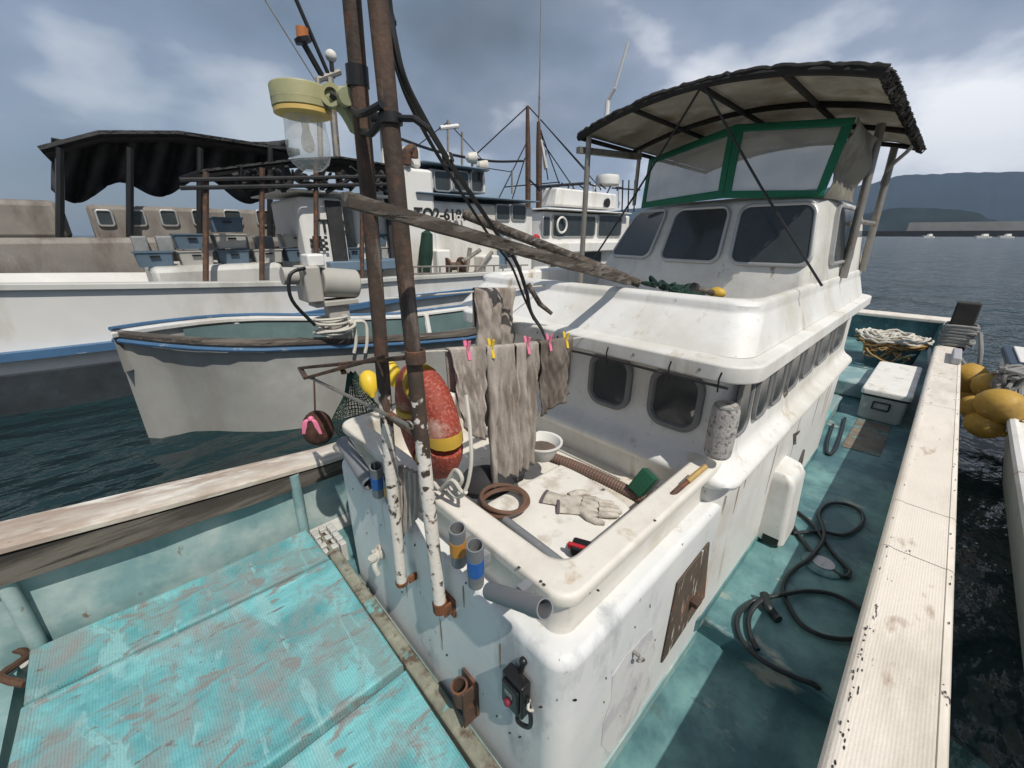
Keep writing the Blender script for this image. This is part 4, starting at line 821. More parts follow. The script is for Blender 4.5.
# stick with dark knob and yellow sponge on the bulwark, green net on roof
a = ox(693, 287, 1.63); b_ = ox(716, 294, 1.75); mb = thing('gaff', a, 'brown stick with a black end resting on the roof coaming', 'gaff')
MB().tube([a, b_], .012, 10).build('shaft', wood, mb); MB().tube([a+(a-b_).normalized()*.001, a+(b_-a)*.12], .018, 12).build('end_cap', black, mb)
q = ox(717, 293, 1.75); tag(MB().ball(q, .024, ax=(0, 1, 0), st=1.4).build('sponge', yell), 'yellow sponge beside the stick on the roof coaming', 'sponge')
mb = MB(); 
for i in range(26): 
    q = ox(650+i*1.6, 284+i*.4+random.uniform(-2, 2), 1.80+random.uniform(-.05, .08)); mb.tube(smooth([q, q+V(random.uniform(-.05, .05), random.uniform(-.06, .06), random.uniform(.0, .03)), q+V(random.uniform(-.05, .05), random.uniform(-.06, .06), 0)], 4), .008, 5)
tag(mb.build('fishing_net', netg), 'heap of green netting lying behind the roof coaming', 'fishing net')

# hose on deck
def hose(pix, label, r=.0108, z=.016, ends=None):
    pts = [oz(a[0], a[1], z+(a[2] if len(a) > 2 else 0)) for a in pix]
    if ends: pts += ends
    return tag(MB().tube(smooth(pts, 7), r, 9).build('deck_hose', blackh), label, 'hose', 'black hoses coiled on the side deck')
hose([(798, 512), (812, 524), (824, 541), (836, 556), (845, 566), (850, 572), (845, 577), (833, 571), (815, 556), (803, 541), (793, 526)], 'black hose doubled into a tight bight below the white vent box')
hose([(793, 533), (808, 532), (824, 532), (842, 535), (855, 530), (863, 521), (860, 511), (845, 504), (828, 504), (819, 514), (824, 531, .022), (822, 543, .02), (810, 558, .02), (796, 568), (787, 577), (783, 590), (789, 606), (801, 624), (820, 635), (840, 639), (856, 638), (868, 634)], 'black hose making the big loop on the side deck, running under the rail')
hose([(875, 627), (862, 611), (846, 600), (828, 593), (806, 591), (785, 594, .02), (766, 598, .02), (752, 602), (740, 612), (737, 625), (742, 640), (756, 656), (775, 668, .0), (797, 678), (815, 685), (824, 697, -.085), (833, 711, -.085), (842, 728, -.085)], 'black hose bundled at the deck step, trailing down onto the lower deck')
hose([(770, 596, .03), (757, 604, .02), (749, 617), (750, 634), (758, 650)], 'short black hose strand in the bundle at the deck step')
hose([(764, 594, .03), (768, 606, .02), (775, 616), (779, 620)], 'thick hose end fitting poking out of the bundle', r=.02)
hose([(833, 425), (828, 440), (827, 452), (831, 454), (836, 448), (841, 434), (845, 418)], 'thin black hose hanging by the aft corner of the cabin', r=.012)

# cooler
A = [V(5.0, -.05, 0), V(5.0, .30, 0), V(6.25, .31, 0), V(6.25, -.04, 0)]
cl = thing('cooler_box', (5.6, .12, 0), 'long white insulated cooler box by the starboard rail', 'cooler')
co_ = lambda e, z: rrect(4.98+e, 6.25-e, -.045+e, .305-e, .03, z, 3)
MB().loft([co_(.03, .0), co_(.015, .02), co_(.005, .24)]).build('body', mat('cooler_grey_plastic', (.42, .43, .40), .5, var=.06), cl)
MB().loft([co_(0, .242), co_(0, .262)], True).build('seal', black, cl)
MB().loft([co_(-.008, .264), co_(-.010, .30), co_(.0, .315), co_(.03, .318)]).build('lid', lidm, cl, ang=50)
mb = MB(); mb.bar(V(4.975, .08, .20), V(4.975, .20, .20), .012, .012); mb.bar(V(4.975, .08, .13), V(4.975, .20, .13), .012, .012); mb.bar(V(4.975, .08, .13), V(4.975, .08, .20), .012, .012, up=(0,1,0)); mb.bar(V(4.975, .20, .13), V(4.975, .20, .20), .012, .012, up=(0,1,0)); mb.build('handle', dark, cl)
# tub with ropes
q = oz(893, 345, .25); q = V(q.x, q.y, 0)
tub = MB(); tub.lathe([(.26, 0), (.30, .24), (.32, .25), (.31, .27), (.27, .25), (.26, .12), (0, .12)], q, n=28); tag(tub.build('plastic_tub', mat('teal_tub_plastic', (.10, .19, .22), .5, var=.15)), 'dark teal round tub under the heap of ropes at the stern', 'tub')
for k, (mt, lb_, r2, nn_, zz_) in enumerate(((tanr, 'tan ropes heaped in the stern tub', .34, 34, .27), (whr, 'white rope looped on top of the tan ropes at the stern', .36, 16, .33), (tanr, 'thin yellow-brown rope hanging in loops off the front of the stern tub', .25, 10, .20))):
    rnd = random.Random(k+3); mb = MB()
    for i in range(nn_):
        cx_, cy_ = rnd.uniform(-.14, .14), rnd.uniform(-.14, .14); ra, rb2 = r2*rnd.uniform(.35, .95), r2*rnd.uniform(.35, .8); th = rnd.uniform(0, 3.14)
        pts = []
        for j in range(21):
            a = 2*math.pi*j/20; x, y = ra*math.cos(a), rb2*math.sin(a); pts.append(V(q.x+cx_+x*math.cos(th)-y*math.sin(th)-(.22 if k == 2 else 0), q.y+cy_+x*math.sin(th)+y*math.cos(th), zz_+rnd.uniform(0, .05)+.03*math.sin(2*a+i)-(.08*max(0, -math.cos(a)) if k == 2 else 0)))
        mb.tube(pts, .012 if k == 2 else .015, 6)
    tag(mb.build('rope_heap', mt), lb_, 'rope', 'ropes piled at the stern')
# bollard
bo = thing('bollard', (7.15, -.22, .43), 'dark square wooden bollard wound with grey rope at the stern rail', 'bollard')
MB().box((7.06, -.34, .40), (7.26, -.14, .96), None).build('post', mat('black_stained_wood', (.035, .035, .03), .85, var=.3, bump=.6), bo, bevel=.015)
mb = MB()
for i in range(7):
    pts = [q_+V(0, 0, .006*math.sin(k_)) for k_, q_ in enumerate(rrect(7.03, 7.29, -.38+random.uniform(-.02, .02), -.11+random.uniform(-.02, .02), .06, .47+i*.036, 3))]; pts.append(pts[0]); mb.tube(pts, .02, 7, jit=.15)
mb.tube(smooth([V(7.0, -.40, .65), V(6.9, -.46, .45), V(6.85, -.5, .2), V(6.8, -.50, .1)], 5), .022, 7, jit=.1); mb.build('rope_windings', greyr, bo)
q = oz(957, 357, .46); tag(MB().box((q.x-.35, -.30, .45), (q.x+.2, -.23, .52)).build('rail_block', mat('lilac_grey_block', (.40, .39, .42), .6), bevel=.012), 'small pale block fixed on the rail before the bollard', 'block')

# ------------------------------------------------------------------ small boat at the right edge + buoys
rb_ = thing('white_skiff', (5, -1.6, WZ), 'white skiff with a dark gunwale cut off by the right edge', 'boat')
mb = MB(); rgs = []
for k in range(12):
    u = k/11; x = 2.2+6.0*u; near = -.64-.52*max(0, (u-.55)/.45)**2.2*1.6-.06*u; z = .22+.12*u**2
    rgs.append([V(x, near, z), V(x, near-.06, -.1), V(x, near-.18, -.6), V(x, -2.2, -.6), V(x, -2.4, z)])
mb.loft(rgs); mb.build('hull', bwhite, rb_)
mb = MB(); mb.tube([V(r2[0].x, r2[0].y+.005, r2[0].z+.0) for r2 in rgs], .035, 8); mb.build('rub_rail', bwhite, rb_)
a = oz(1008, 354, .55); mb = MB(); mb.box((a.x-.5, a.y-1.0, .15), (a.x+.3, a.y, .50)); mb.build('console_base', bwhite, rb_, bevel=.03)
mb = MB(); mb.box((a.x-.56, a.y-1.05, .50), (a.x+.36, a.y+.03, .57)); mb.build('console_top', mat('navy_trim', (.03, .05, .08), .5), rb_, bevel=.02)
mb = MB(); mb.box((a.x-.50, a.y-1.05, .571), (a.x+.30, a.y-.04, .59)); mb.build('console_pad', bwhite, rb_, bevel=.01)
for i, (px, py, X, r2, lb_) in enumerate(((1001, 406, 5.2, 17, 'ochre buoy at the front of the cluster, largest'), (984, 425, 5.2, 13, 'ochre buoy lowest in the cluster beside the rail'), (976, 408, 5.35, 12, 'small ochre buoy at the left of the cluster'), (993, 387, 5.9, 14, 'ochre buoy behind the largest one, tied to the skiff'), (970, 379, 6.3, 14, 'ochre cone-ended buoy hanging against the starboard rail'), (967, 398, 6.3, 12, 'dark ochre buoy half hidden below the cone-ended one'))):
    q = ox(px, py, X); r2 = r2*(q-O3).dot(fwd)/F; mb = MB(); axs = (.4, 1, .25) if i != 4 else (0, .2, 1)
    mb.lathe([(.02, -r2*1.3), (.03, -r2*1.18)]+[(r2*math.sin(math.pi*k/14), -r2*1.12*math.cos(math.pi*k/14)) for k in range(1, 14)]+[(.02, r2*1.15)], q, ax=axs, n=22)
    tag(mb.build('buoy', ochre, ang=60), lb_, 'buoy', 'ochre buoys between the two boats')
mb = MB(); q = ox(1008, 382, 5.8)
for i in range(16): mb.tube(smooth([q+V(random.uniform(-.15,.15), random.uniform(-.1,.1), random.uniform(-.12,.15)) for _ in range(4)], 4), .018, 6)
mb.tube(smooth([ox(955, 350, 6.8), ox(975, 375, 6.2), ox(1000, 385, 5.9), q], 5), .015, 6)
tag(mb.build('mooring_rope', greyr), 'tangle of grey mooring rope holding the ochre buoys to the skiff', 'rope')

# ------------------------------------------------------------------ neighbouring boats to port
def hullring(xs, near, far, zr, zb=-.7, flare=.12, rake=lambda x: 0): 
    rgs = []
    for x in xs: n_, f_, z = near(x), far(x), zr(x); rgs.append([V(x, n_, z), V(x, n_+flare+rake(x)*.6, (z+WZ)/2), V(x, n_+flare*1.6+rake(x), zb), V(x, f_-flare*1.6, zb), V(x, f_, z), V(x, f_-.12, z), V(x, f_-.2, z-.35), V(x, n_+.2, z-.35), V(x, n_+.12, z)])
    return rgs
# C : open working boat next door
cb = thing('work_boat', (2, 5.8, WZ), 'open grey-white work boat with blue rails and teal inside, moored next to port', 'boat')
def nearC(x): return 4.75+1.0*max(0, (1.3-x)/1.5)**2
def farC(x): return 6.75-.98*max(0, (1.3-x)/1.5)**2
def zC(x):
    T = [(-2.6, .98), (-.7, .81), (-.28, .76), (.39, .675), (1.27, .58), (2.5, .41), (3.6, .30), (10, .24)]
    for (a, b_), (c, d) in zip(T, T[1:]):
        if a <= x <= c: return b_+(d-b_)*(x-a)/(c-a)
    return .3
xs = [-.2, -.1, .05, .2, .4, .6, .9, 1.3, 2, 2.8, 3.5, 5, 7, 10]
MB().loft(hullring(xs, nearC, farC, lambda x: zC(x)-.02, flare=.01, rake=lambda x: max(0, min((farC(x)-nearC(x))/2-.12, .45*max(0, (1.2-x)))))).build('hull', mat('aged_grey_hull', (.34, .34, .32), .6, var=.15, vscale=1.5, bump=.2, bscale=8, layers=[((.26, .24, .21), 1.4, .60, .14, (1.5,1,.2), .8)]), cb, ang=50)
xl = [x for x in xs if x > .3]
MB().loft([[V(x, nearC(x)+.202, zC(x)-.04) for x in xl], [V(x, nearC(x)+.202, zC(x)-.37) for x in xl], [V(x, farC(x)-.202, zC(x)-.37) for x in xl], [V(x, farC(x)-.202, zC(x)-.04) for x in xl]], False).build('inner_lining', mat('dull_teal_lining', (.13, .20, .20), .6, var=.15), cb)
for fn_, nm, s_ in ((nearC, 'near', 1), (farC, 'far', -1)):
    mb = MB(); mb.loft([[V(x, fn_(x)-s_*.04, zC(x)-.02), V(x, fn_(x)-s_*.04, zC(x)+.03), V(x, fn_(x)+s_*.18, zC(x)+.03), V(x, fn_(x)+s_*.18, zC(x)-.02)] for x in xs]); mb.build('gunwale', beamw if s_ == 1 else bwhite, cb, bevel=.008)
MB().tube([V(x, nearC(x)-.05, zC(x)-.055) for x in xs], .024, 8).build('rub_rail', bluep, cb)
MB().tube([V(x, farC(x)-.0, zC(x)+.05) for x in xs], .022, 8).build('rub_rail', bluep, cb)
for x in (1.0, 2.2, 3.1, 4.0): MB().tube([V(x, 6.5, -.1), V(x, 6.58, zC(x))], .05, 8).build('stanchion', bwhite, cb)
# bow flare cap
# hauler on C
hq = ox(330, 290, 1.9); hl = thing('net_hauler', hq, 'grey net hauler motor with gearbox standing on the rail of the boat next door', 'net hauler')
D_ = 5.0
def at(px, py, Y): return oy(px, py, Y)
HY_ = 4.85
MB().tube([at(320, 282, HY_), at(356, 284, HY_)], .165, 20).build('motor_body', motor, hl, bevel=.02)
mb = MB(); a = at(297, 266, HY_-.02); b_ = at(319, 300, HY_); mb.box((a.x, HY_-.2, b_.z), (b_.x, HY_+.15, a.z)); mb.build('gearbox', motor, hl, bevel=.02)
mb = MB(); a = at(303, 254, HY_); b_ = at(322, 266, HY_); mb.box((a.x, HY_-.12, b_.z), (b_.x, HY_+.1, a.z)); mb.build('terminal_box', bwhite, hl, bevel=.02)
mb = MB(); mb.tube([at(282, 276, HY_-.05), at(297, 276, HY_-.05)], .09, 16); mb.build('capstan', motor, hl)
mb = MB(); a = at(325, 300, HY_); b_ = at(352, 345, HY_); mb.box((a.x, HY_-.08, b_.z-.05), (b_.x, HY_+.08, a.z)); mb.box((a.x-.15, HY_-.14, a.z-.06), (b_.x+.1, HY_+.12, a.z)); mb.build('pedestal', motor, hl, bevel=.01)
MB().tube(smooth([at(305, 268, HY_-.22), at(290, 275, HY_-.25), at(292, 300, HY_-.25), at(315, 325, HY_-.2)], 6), .02, 6).build('hydraulic_hose', black, hl)
mb = MB(); q = at(333, 325, 4.75)
for i in range(9): mb.torus(q+V(random.uniform(-.05, .05), random.uniform(-.04, .04), -.07+.02*i), .17+random.uniform(-.03, .02), .017, ax=(random.uniform(-.12, .12), random.uniform(-.12, .12), 1), n=26, m_=6)
for px in (353, 364): mb.tube(smooth([q+V(.1, -.05, 0), at(px, 322, 4.7), at(px+3, 340, 4.68), at(px+1, 353, 4.68)], 5), .02, 7)
tag(mb.build('rope_coil', whr), 'white rope coil lying on the rail beside the grey net hauler', 'rope')

# generic wheelhouse builder for far boats
def block(o, x0, x1, y0, y1, z0, z1, nm, mt, bev=.03, rake=0, rakey=0):
    mb = MB(); mb.loft([[V(x0, y0, z0), V(x1, y0, z0), V(x1, y1, z0), V(x0, y1, z0)], [V(x0+rake, y0+rakey, z1), V(x1-rake*.3, y0+rakey, z1), V(x1-rake*.3, y1, z1), V(x0+rake, y1, z1)]]); return mb.build(nm, mt, o, bevel=bev)
def pane_y(o, px0, py0, px1, py1, Y, fm=None, pm=None, nm='window'):
    a = oy(px0, py0, Y); b_ = oy(px1, py1, Y); cx_ = (a.x+b_.x)/2; cz_ = (a.z+b_.z)/2; wd = abs(b_.x-a.x); h = abs(a.z-b_.z)
    rwin((cx_, Y, cz_), (1, 0, 0), (0, 0, 1), wd, h, min(wd, h)*.15, o, (0, -1, 0), ring=.035, dep=.03, gm=pm or glassd, fm=fm or alum)
def span(o, px0, py0, px1, py1, Y, dy, nm, mt, bev=.03, **k):
    a = oy(px0, py0, Y); b_ = oy(px1, py1, Y); return block(o, a.x, b_.x, Y, Y+dy, b_.z, a.z, nm, mt, bev, **k)
def dome(o, px0, py0, px1, py1, Y, nm, mt, seed=0):
    a = oy(px0, py1, Y); b_ = oy(px1, py1, Y); tz = oy((px0+px1)/2, py0, Y).z; c_ = (a+b_)/2; wx = abs(b_.x-a.x)/2; h = tz-c_.z; rnd = random.Random(seed); rgs = []
    for i in range(8):
        t = i/7; rgs.append([c_+V(wx*math.cos(th)*math.cos(t*1.5)*(1+rnd.uniform(-.06, .06)), .9+1.1*math.sin(th)*math.cos(t*1.5), h*math.sin(t*1.5)*(1+rnd.uniform(-.06, .06))) for th in [2*math.pi*j/22 for j in range(22)]])
    return MB().loft(rgs).build(nm, mt, o, ang=180)
# A : big numbered boat
YA = 7.6
ab = thing('fishing_boat', (4, 8.6, WZ), 'big white fishing boat numbered TO2-6181 with blue-grey roofs, second boat to port', 'fishing boat')
def nearA(x): return YA-.15+1.2*max(0, (1.0-x)/5.5)**2
def zA(x): return .88+.35*max(0, (3.0-x)/6)-.02*max(0, x-4)
xs = [-4, -3, -2, -1, 0, 1, 2, 3, 4, 5, 6, 7, 9, 12]
MB().loft(hullring(xs, nearA, lambda x: 20.2-nearA(x)-2.2, zA, flare=.1)).build('hull', bwhite, ab, ang=50)
MB().loft([[V(x, nearA(x)-.05, zA(x)-.03), V(x, nearA(x)-.05, zA(x)+.05), V(x, nearA(x)+.2, zA(x)+.05), V(x, nearA(x)+.2, zA(x)-.03)] for x in xs]).build('gunwale', bgreyp, ab, bevel=.01)
def sA(x): return .30+.20*min(1, max(0, x/4))
MB().loft([[V(x, nearA(x)-.035, sA(x)-.05), V(x, nearA(x)-.035, sA(x)+.05), V(x, nearA(x)+.1, sA(x)+.05), V(x, nearA(x)+.1, sA(x)-.05)] for x in xs]).build('hull_stripe', bluep, ab)
MB().loft([[V(x, nearA(x)+.02, .06), V(x, nearA(x)+.12, -.75), V(x, nearA(x)+.3, -.75), V(x, nearA(x)+.3, .06)] for x in xs]).build('bottom_paint', mat('slate_bottom_paint', (.045, .055, .065), .6, var=.3), ab)
MB().loft([[V(x, nearA(x)+.25, zA(x)-.25) for x in xs], [V(x, 10.2, zA(x)-.25) for x in xs]], False).build('deck', bgreyp, ab)
Y1 = 8.2
span(ab, 402, 166, 440, 280, Y1, 1.6, 'funnel_casing', bwhite, .08)
main_ = span(ab, 425, 200, 532, 280, Y1+.15, 1.8, 'deckhouse', bwhite, .06)
span(ab, 418, 193, 540, 201, Y1-.1, 2.2, 'roof', blgrey, .03)
up_ = span(ab, 430, 168, 486, 194, Y1+.3, 1.5, 'upper_wheelhouse', bwhite, .04)
span(ab, 424, 162, 490, 169, Y1+.1, 1.9, 'upper_roof', blgrey, .03)
for a in ((434, 171, 450, 191), (453, 171, 468, 191), (471, 171, 482, 192)): pane_y(up_, *a, Y1+.29)
for a in ((496, 205, 509, 220), (512, 205, 525, 220)): pane_y(main_, *a, Y1+.14)
text_mesh('TO2-6181', .33, oy(415, 219, Y1-.02), (1, 0, 0), (0, 0, 1), .01, ink, 'registration_number', ab, bold=.008)
text_mesh('TO2', .30, oy(320, 232, Y1-.32), (1, 0, 0), (0, 0, 1), .01, ink, 'registration_number', ab, bold=.006)
for px, py in ((472, 158), (483, 166)):
    q = oy(px, py, Y1+.2); MB().lathe([(.02, -.16), (.10, -.10), (.13, .05), (.13, .10), (0, .11)], q, ax=(.9, -.4, 0), n=16).build('floodlight', bwhite, ab)
    MB().tube([q, q-UP*.3], .03, 6).build('light_stand', steel, ab)
span(ab, 404, 145, 422, 168, Y1+.2, .6, 'vent_stack', bwhite, .06)
q = oy(409, 150, Y1+.1); MB().tube(smooth([oy(407, 165, Y1), oy(407, 152, Y1), oy(413, 149, Y1), oy(414, 158, Y1)], 5), .09, 10).build('exhaust', rust, ab)
f2 = span(ab, 296, 196, 352, 272, Y1-.3, 1.6, 'forward_house', bwhite, .06)
span(ab, 284, 190, 400, 196, Y1-.45, 2.2, 'forward_roof', bwhite, .03)
span(ab, 325, 200, 350, 270, Y1-.36, .05, 'doorway', darkf, .01)
span(ab, 352, 200, 402, 280, Y1+.1, 1.0, 'side_house', bwhite, .05)
span(ab, 371, 195, 384, 272, Y1-.1, .1, 'teal_curtain', mat('teal_curtain_cloth', (.01, .12, .14), .8, var=.3, bump=.5), .02)
span(ab, 384, 180, 403, 265, Y1-.1, .1, 'dark_curtain', darkf, .02)
span(ab, 310, 238, 323, 247, Y1-.34, .03, 'checker_panel', None or mat('checker_cloth', (.5, .5, .5), .8), .0)
mb = MB(); a = oy(309, 236, Y1-.36); s_ = .05
for i in range(6):
    for j in range(5):
        if (i+j) % 2: mb.box((a.x+i*s_, Y1-.375, a.z-(j+1)*s_), (a.x+(i+1)*s_, Y1-.36, a.z-j*s_))
mb.build('checker_squares', ink, ab)
# dark awning and netting racks over the foredeck
def awn(o, p, Y, dy, th, nm, mt):
    q = [oy(a, b_, Y) for a, b_ in p]; mb = MB(); mb.loft([q, [v+V(0, dy, .1) for v in q]], False); oo = mb.build(nm, mt, o, solid=th); return oo
awn(ab, [(200, 172), (250, 166), (300, 160), (340, 158), (385, 165), (404, 178)], Y1-.5, 2.2, .06, 'awning', darkf)
rnd = random.Random(5)
mb = MB()
for i in range(26):
    px = 235+i*6.4; mb.tube(smooth([oy(px, 172+rnd.uniform(-6, 6), Y1-.5), oy(px+rnd.uniform(-12, 12), 182+rnd.uniform(-5, 5), Y1-.4), oy(px+rnd.uniform(-12, 12), 188+rnd.uniform(-4, 4), Y1-.5)], 4), rnd.uniform(.02, .05), 5)
for y0 in (176, 184): mb.tube([oy(180, y0+4, Y1-.55), oy(402, y0, Y1-.55)], .03, 6)
mb.build('hanging_gear', darkf, ab)
for px, yt in ((206, 172), (262, 168), (316, 162), (362, 162)): MB().tube([oy(px, yt, Y1-.5), oy(px, 285, Y1-.5)], .04, 7).build('awning_post', rust, ab)
span(ab, 150, 268, 290, 300, Y1-.25, 1.8, 'fish_hold', bgreyp, .08)
span(ab, 330, 262, 412, 268, Y1-.5, .6, 'work_table', blgrey, .02)
q = oy(452, 265, Y1-.3); 
mb = MB(); mb.lathe([(.20, -.35), (.20, -.30), (.09, -.28), (.09, .05), (.20, .08), (.20, .13)], oy(458, 266, Y1-.2), ax=(1, 0, 0), n=16); mb.build('winch_drum', rust, ab)
span(ab, 437, 250, 452, 274, Y1-.2, .4, 'winch_box', bwhite, .04)
for i, (a, b_) in enumerate((((462, 262), (480, 250)), ((466, 274), (470, 248)), ((474, 274), (492, 252)))): MB().tube([oy(*a, Y1-.3), oy(*b_, Y1-.3)], .05, 8).build('pipework', steel, ab)
mb = MB(); mb.lathe([(.02, -.5), (.12, -.42), (.15, 0), (.12, .42), (.02, .5)], oy(426, 254, Y1-.25), ax=(.15, 0, 1), n=10); tag(mb.build('net_bundle', netg), 'dark green net bundle hanging on the numbered boat casing', 'net bundle')
# its masts, aerials and beacon over the foredeck
MB().tube([oy(330, 78, Y1+.5), oy(292, -10, Y1+.5)], .035, 6).build('aerial', dark, ab)
MB().tube([oy(322, 76, Y1+.5), oy(304, 44, Y1+.5)], .05, 6).build('beacon_pole', dark, ab)
MB().tube([oy(304, 43, Y1+.5), oy(302, 38, Y1+.5)], .14, 12).build('beacon_base', dark, ab)
MB().tube([oy(303, 39, Y1+.5), oy(302, 28, Y1+.5)], .10, 12).build('beacon', mat('orange_beacon_lens', (.45, .16, .05), .3), ab)
MB().tube([oy(333, 78, Y1+.5), oy(331, 58, Y1+.5)], .04, 6).build('sensor_pole', dark, ab); MB().ball(oy(331, 56, Y1+.5), .10, 12).build('sensor_dome', bwhite, ab)
mb = MB()
mb.tube([oy(318, 80, Y1+.5), oy(340, 72, Y1+.5)], .05, 6); mb.tube([oy(330, 78, Y1+.5), oy(340, 190, Y1+.5)], .07, 8); mb.tube([oy(318, 78, Y1+.5), oy(322, 190, Y1+.5)], .05, 8)
mb.build('goal_mast', steel, ab)
MB().tube([oy(262, -5, Y1+.5), oy(315, 80, Y1+.5)], .012, 5).build('stay_wire', steel, ab)
MB().tube(smooth([oy(398, 138, Y1+.5), oy(440, 152, Y1+.5), oy(490, 161, Y1+.7), oy(523, 161, Y1+.8)], 6), .03, 6).build('shore_cable', black, ab)
for a, b_ in (((360, 165), (356, 128)), ((384, 168), (382, 125)), ((372, 125), (380, 125))): MB().tube([oy(*a, Y1+.3), oy(*b_, Y1+.3)], .05, 6).build('radar_mast', bwhite, ab)
MB().lathe([(.3, 0), (.34, .06), (.34, .16), (.1, .22)], oy(374, 126, Y1+.3), n=18).build('radar', dark, ab)

# B : boat with radome and round wiper window
YB = 9.5
bb = thing('fishing_boat', (13, 10, WZ), 'white wheelhouse boat with a radome and a round clear-view screen, behind the roof coaming', 'fishing boat')
xs = [6, 7, 8, 10, 12, 14, 16, 19]
MB().loft(hullring(xs, lambda x: YB-.2, lambda x: YB+3, lambda x: .5)).build('hull', bwhite, bb)
lo_ = span(bb, 534, 246, 660, 300, YB, 1.2, 'lower_cabin', bwhite, .06)
wh2 = span(bb, 541, 211, 628, 244, YB, 1.0, 'wheelhouse', bwhite, .06, rake=.15)
span(bb, 534, 243, 655, 249, YB-.3, 1.5, 'deck_edge', bwhite, .04)
span(bb, 548, 209, 632, 213, YB-.25, 1.4, 'roof', bwhite, .03)
span(bb, 556, 187, 616, 210, YB+.3, .7, 'flybridge', bwhite, .06, rake=.1)
for a in ((543, 217, 549, 236), (553, 215, 594, 236), (599, 215, 620, 236)): pane_y(wh2, *a, YB-.02)
MB().torus(oy(562, 225, YB-.12), .24, .035, ax=(0, 1, 0), n=26, m_=6).build('clear_view_screen', bwhite, wh2)
for a in ((550, 251, 567, 266), (580, 251, 600, 268)): pane_y(lo_, *a, YB-.02)
q = oy(606, 203, YB+.28); MB().lathe([(.15, 0), (.17, -.08), (.12, -.10)], q, ax=(0, 1, 0), n=18).build('horn', dark, bb)
q = oy(607, 186, YB+1); MB().lathe([(.38, 0), (.46, .06), (.48, .26), (.44, .38), (.20, .42), (0, .42)], q, n=28).build('radome', bwhite, bb, ang=50)
for px in (594, 619): MB().tube([oy(px, 208, YB+1), oy(px, 184, YB+1)], .05, 8).build('radome_leg', bwhite, bb)
mb = MB(); rnd = random.Random(2)
mb.tube([oy(538, 187, YB+.6), oy(590, 183, YB+.6)], .05, 6)
for i in range(16): mb.tube([oy(540+i*5.5, 186+rnd.uniform(-3, 5), YB+rnd.uniform(.3, 1.2)), oy(540+i*5.5+rnd.uniform(-12, 14), 184+rnd.uniform(-6, 12), YB+rnd.uniform(.3, 1.2))], .03, 5)
for px in (622, 628, 634): mb.tube([oy(px, 212, YB+.6), oy(px+1, 180, YB+.6)], .03, 5)
mb.tube([oy(612, 188, YB+.6), oy(640, 190, YB+.6)], .03, 5)
mb.build('antenna_rack', dark, bb)
q = oy(536, 238, YB-.1); MB().lathe([(0, -.14), (.14, -.12), (.12, .05), (.04, .12), (0, .12)], q, n=14).build('red_lantern', redp, bb)
# D: bare masts with rigging between
YD = 11.5
db = thing('mast_boat', (12, 12, WZ), 'dark hulled boat whose twin brown masts and rigging rise behind the numbered boat', 'fishing boat')
MB().loft(hullring([8, 9, 11, 14, 17, 20], lambda x: YD-.3, lambda x: YD+3, lambda x: .7)).build('hull', darkf, db)
span(db, 496, 222, 548, 262, YD, 2, 'deckhouse', mat('plum_house_paint', (.12, .06, .08), .7, var=.2), .05)
for px, top, r2 in ((528, 106, .085), (539, 122, .095)): MB().tube([oy(px, 262, YD+.2), oy(px, 150, YD+.2), oy(px-.5, top, YD+.2)], [r2*1.3, r2*1.2, r2*.7], 10).build('mast', rust, db)
mb = MB()
for a, b_ in (((528, 106), (470, 160)), ((528, 106), (588, 172)), ((541, 120), (600, 188)), ((539, 126), (560, 186)), ((528, 140), (498, 200)), ((525, 158), (512, 200)), ((541, 130), (548, 180)), ((541, 140), (575, 190)), ((505, 187), (560, 182)), ((546, 150), (545, 170))): mb.tube([oy(*a, YD+.2), oy(*b_, YD+.2)], .022, 5)
mb.build('rigging', dark, db)
MB().tube([oy(539, 122, YD+.2), oy(540, 60, YD+.2), oy(541, -20, YD+.2)], [.05, .02, .012], 6).build('whip_antenna', steel, db)
MB().tube([oy(541, 140, YD+.1), oy(546, 168, YD+.1)], [.05, .09], 6).build('furled_flag', bwhite, db)

# E : hazy dark work vessel in the far left
eb = thing('purse_seiner', (-2, 13, WZ), 'large dark work boat with a brown net heap at the far left', 'fishing boat')
YE = 11.0
xs = [-14, -12, -10, -8, -6, -4, -2, 0, 1, 2.5]
MB().loft(hullring(xs, lambda x: YE-.2+.6*max(0, (x-0)/2.5)**2, lambda x: YE+3, lambda x: .25+.05*abs(x+4))).build('hull', bgreyp, eb)
MB().loft([[V(x, YE-.26+.6*max(0, (x-0)/2.5)**2, .30+.05*abs(x+4)-.04), V(x, YE-.26+.6*max(0, (x-0)/2.5)**2, .42+.05*abs(x+4)), V(x, YE, .42+.05*abs(x+4)), V(x, YE, .22+.05*abs(x+4))] for x in xs]).build('rail', bluep, eb)
span(eb, -60, 238, 300, 330, YE-.05, 2, 'deck_house', mat('grimy_beige_paint', (.24, .22, .195), .7, var=.2, vscale=1.2, layers=[((.12, .10, .085), 2.5, .56, .1, (1,1,.4), .8)]), .1)
span(eb, -60, 196, 70, 240, YE+.6, 1.6, 'wheelhouse', bpy.data.materials['grimy_beige_paint'], .1)
ac = span(eb, 84, 204, 288, 240, YE+.4, 1.4, 'accommodation', bpy.data.materials['grimy_beige_paint'], .08)
for k in range(6): pane_y(ac, 96+k*32, 211, 114+k*32, 225, YE+.38)
for k in range(6): a = 130+k*25; span(eb, a, 236, a+21, 252, YE-.3, .6, 'fish_crate', mat('crate_grey', (.25, .26, .27), .6, var=.2) if k == 0 else bpy.data.materials['crate_grey'], .03)
awn(eb, [(40, 150), (100, 134), (180, 134), (260, 146), (300, 152)], YE+.2, 2.4, .12, 'awning', darkf)
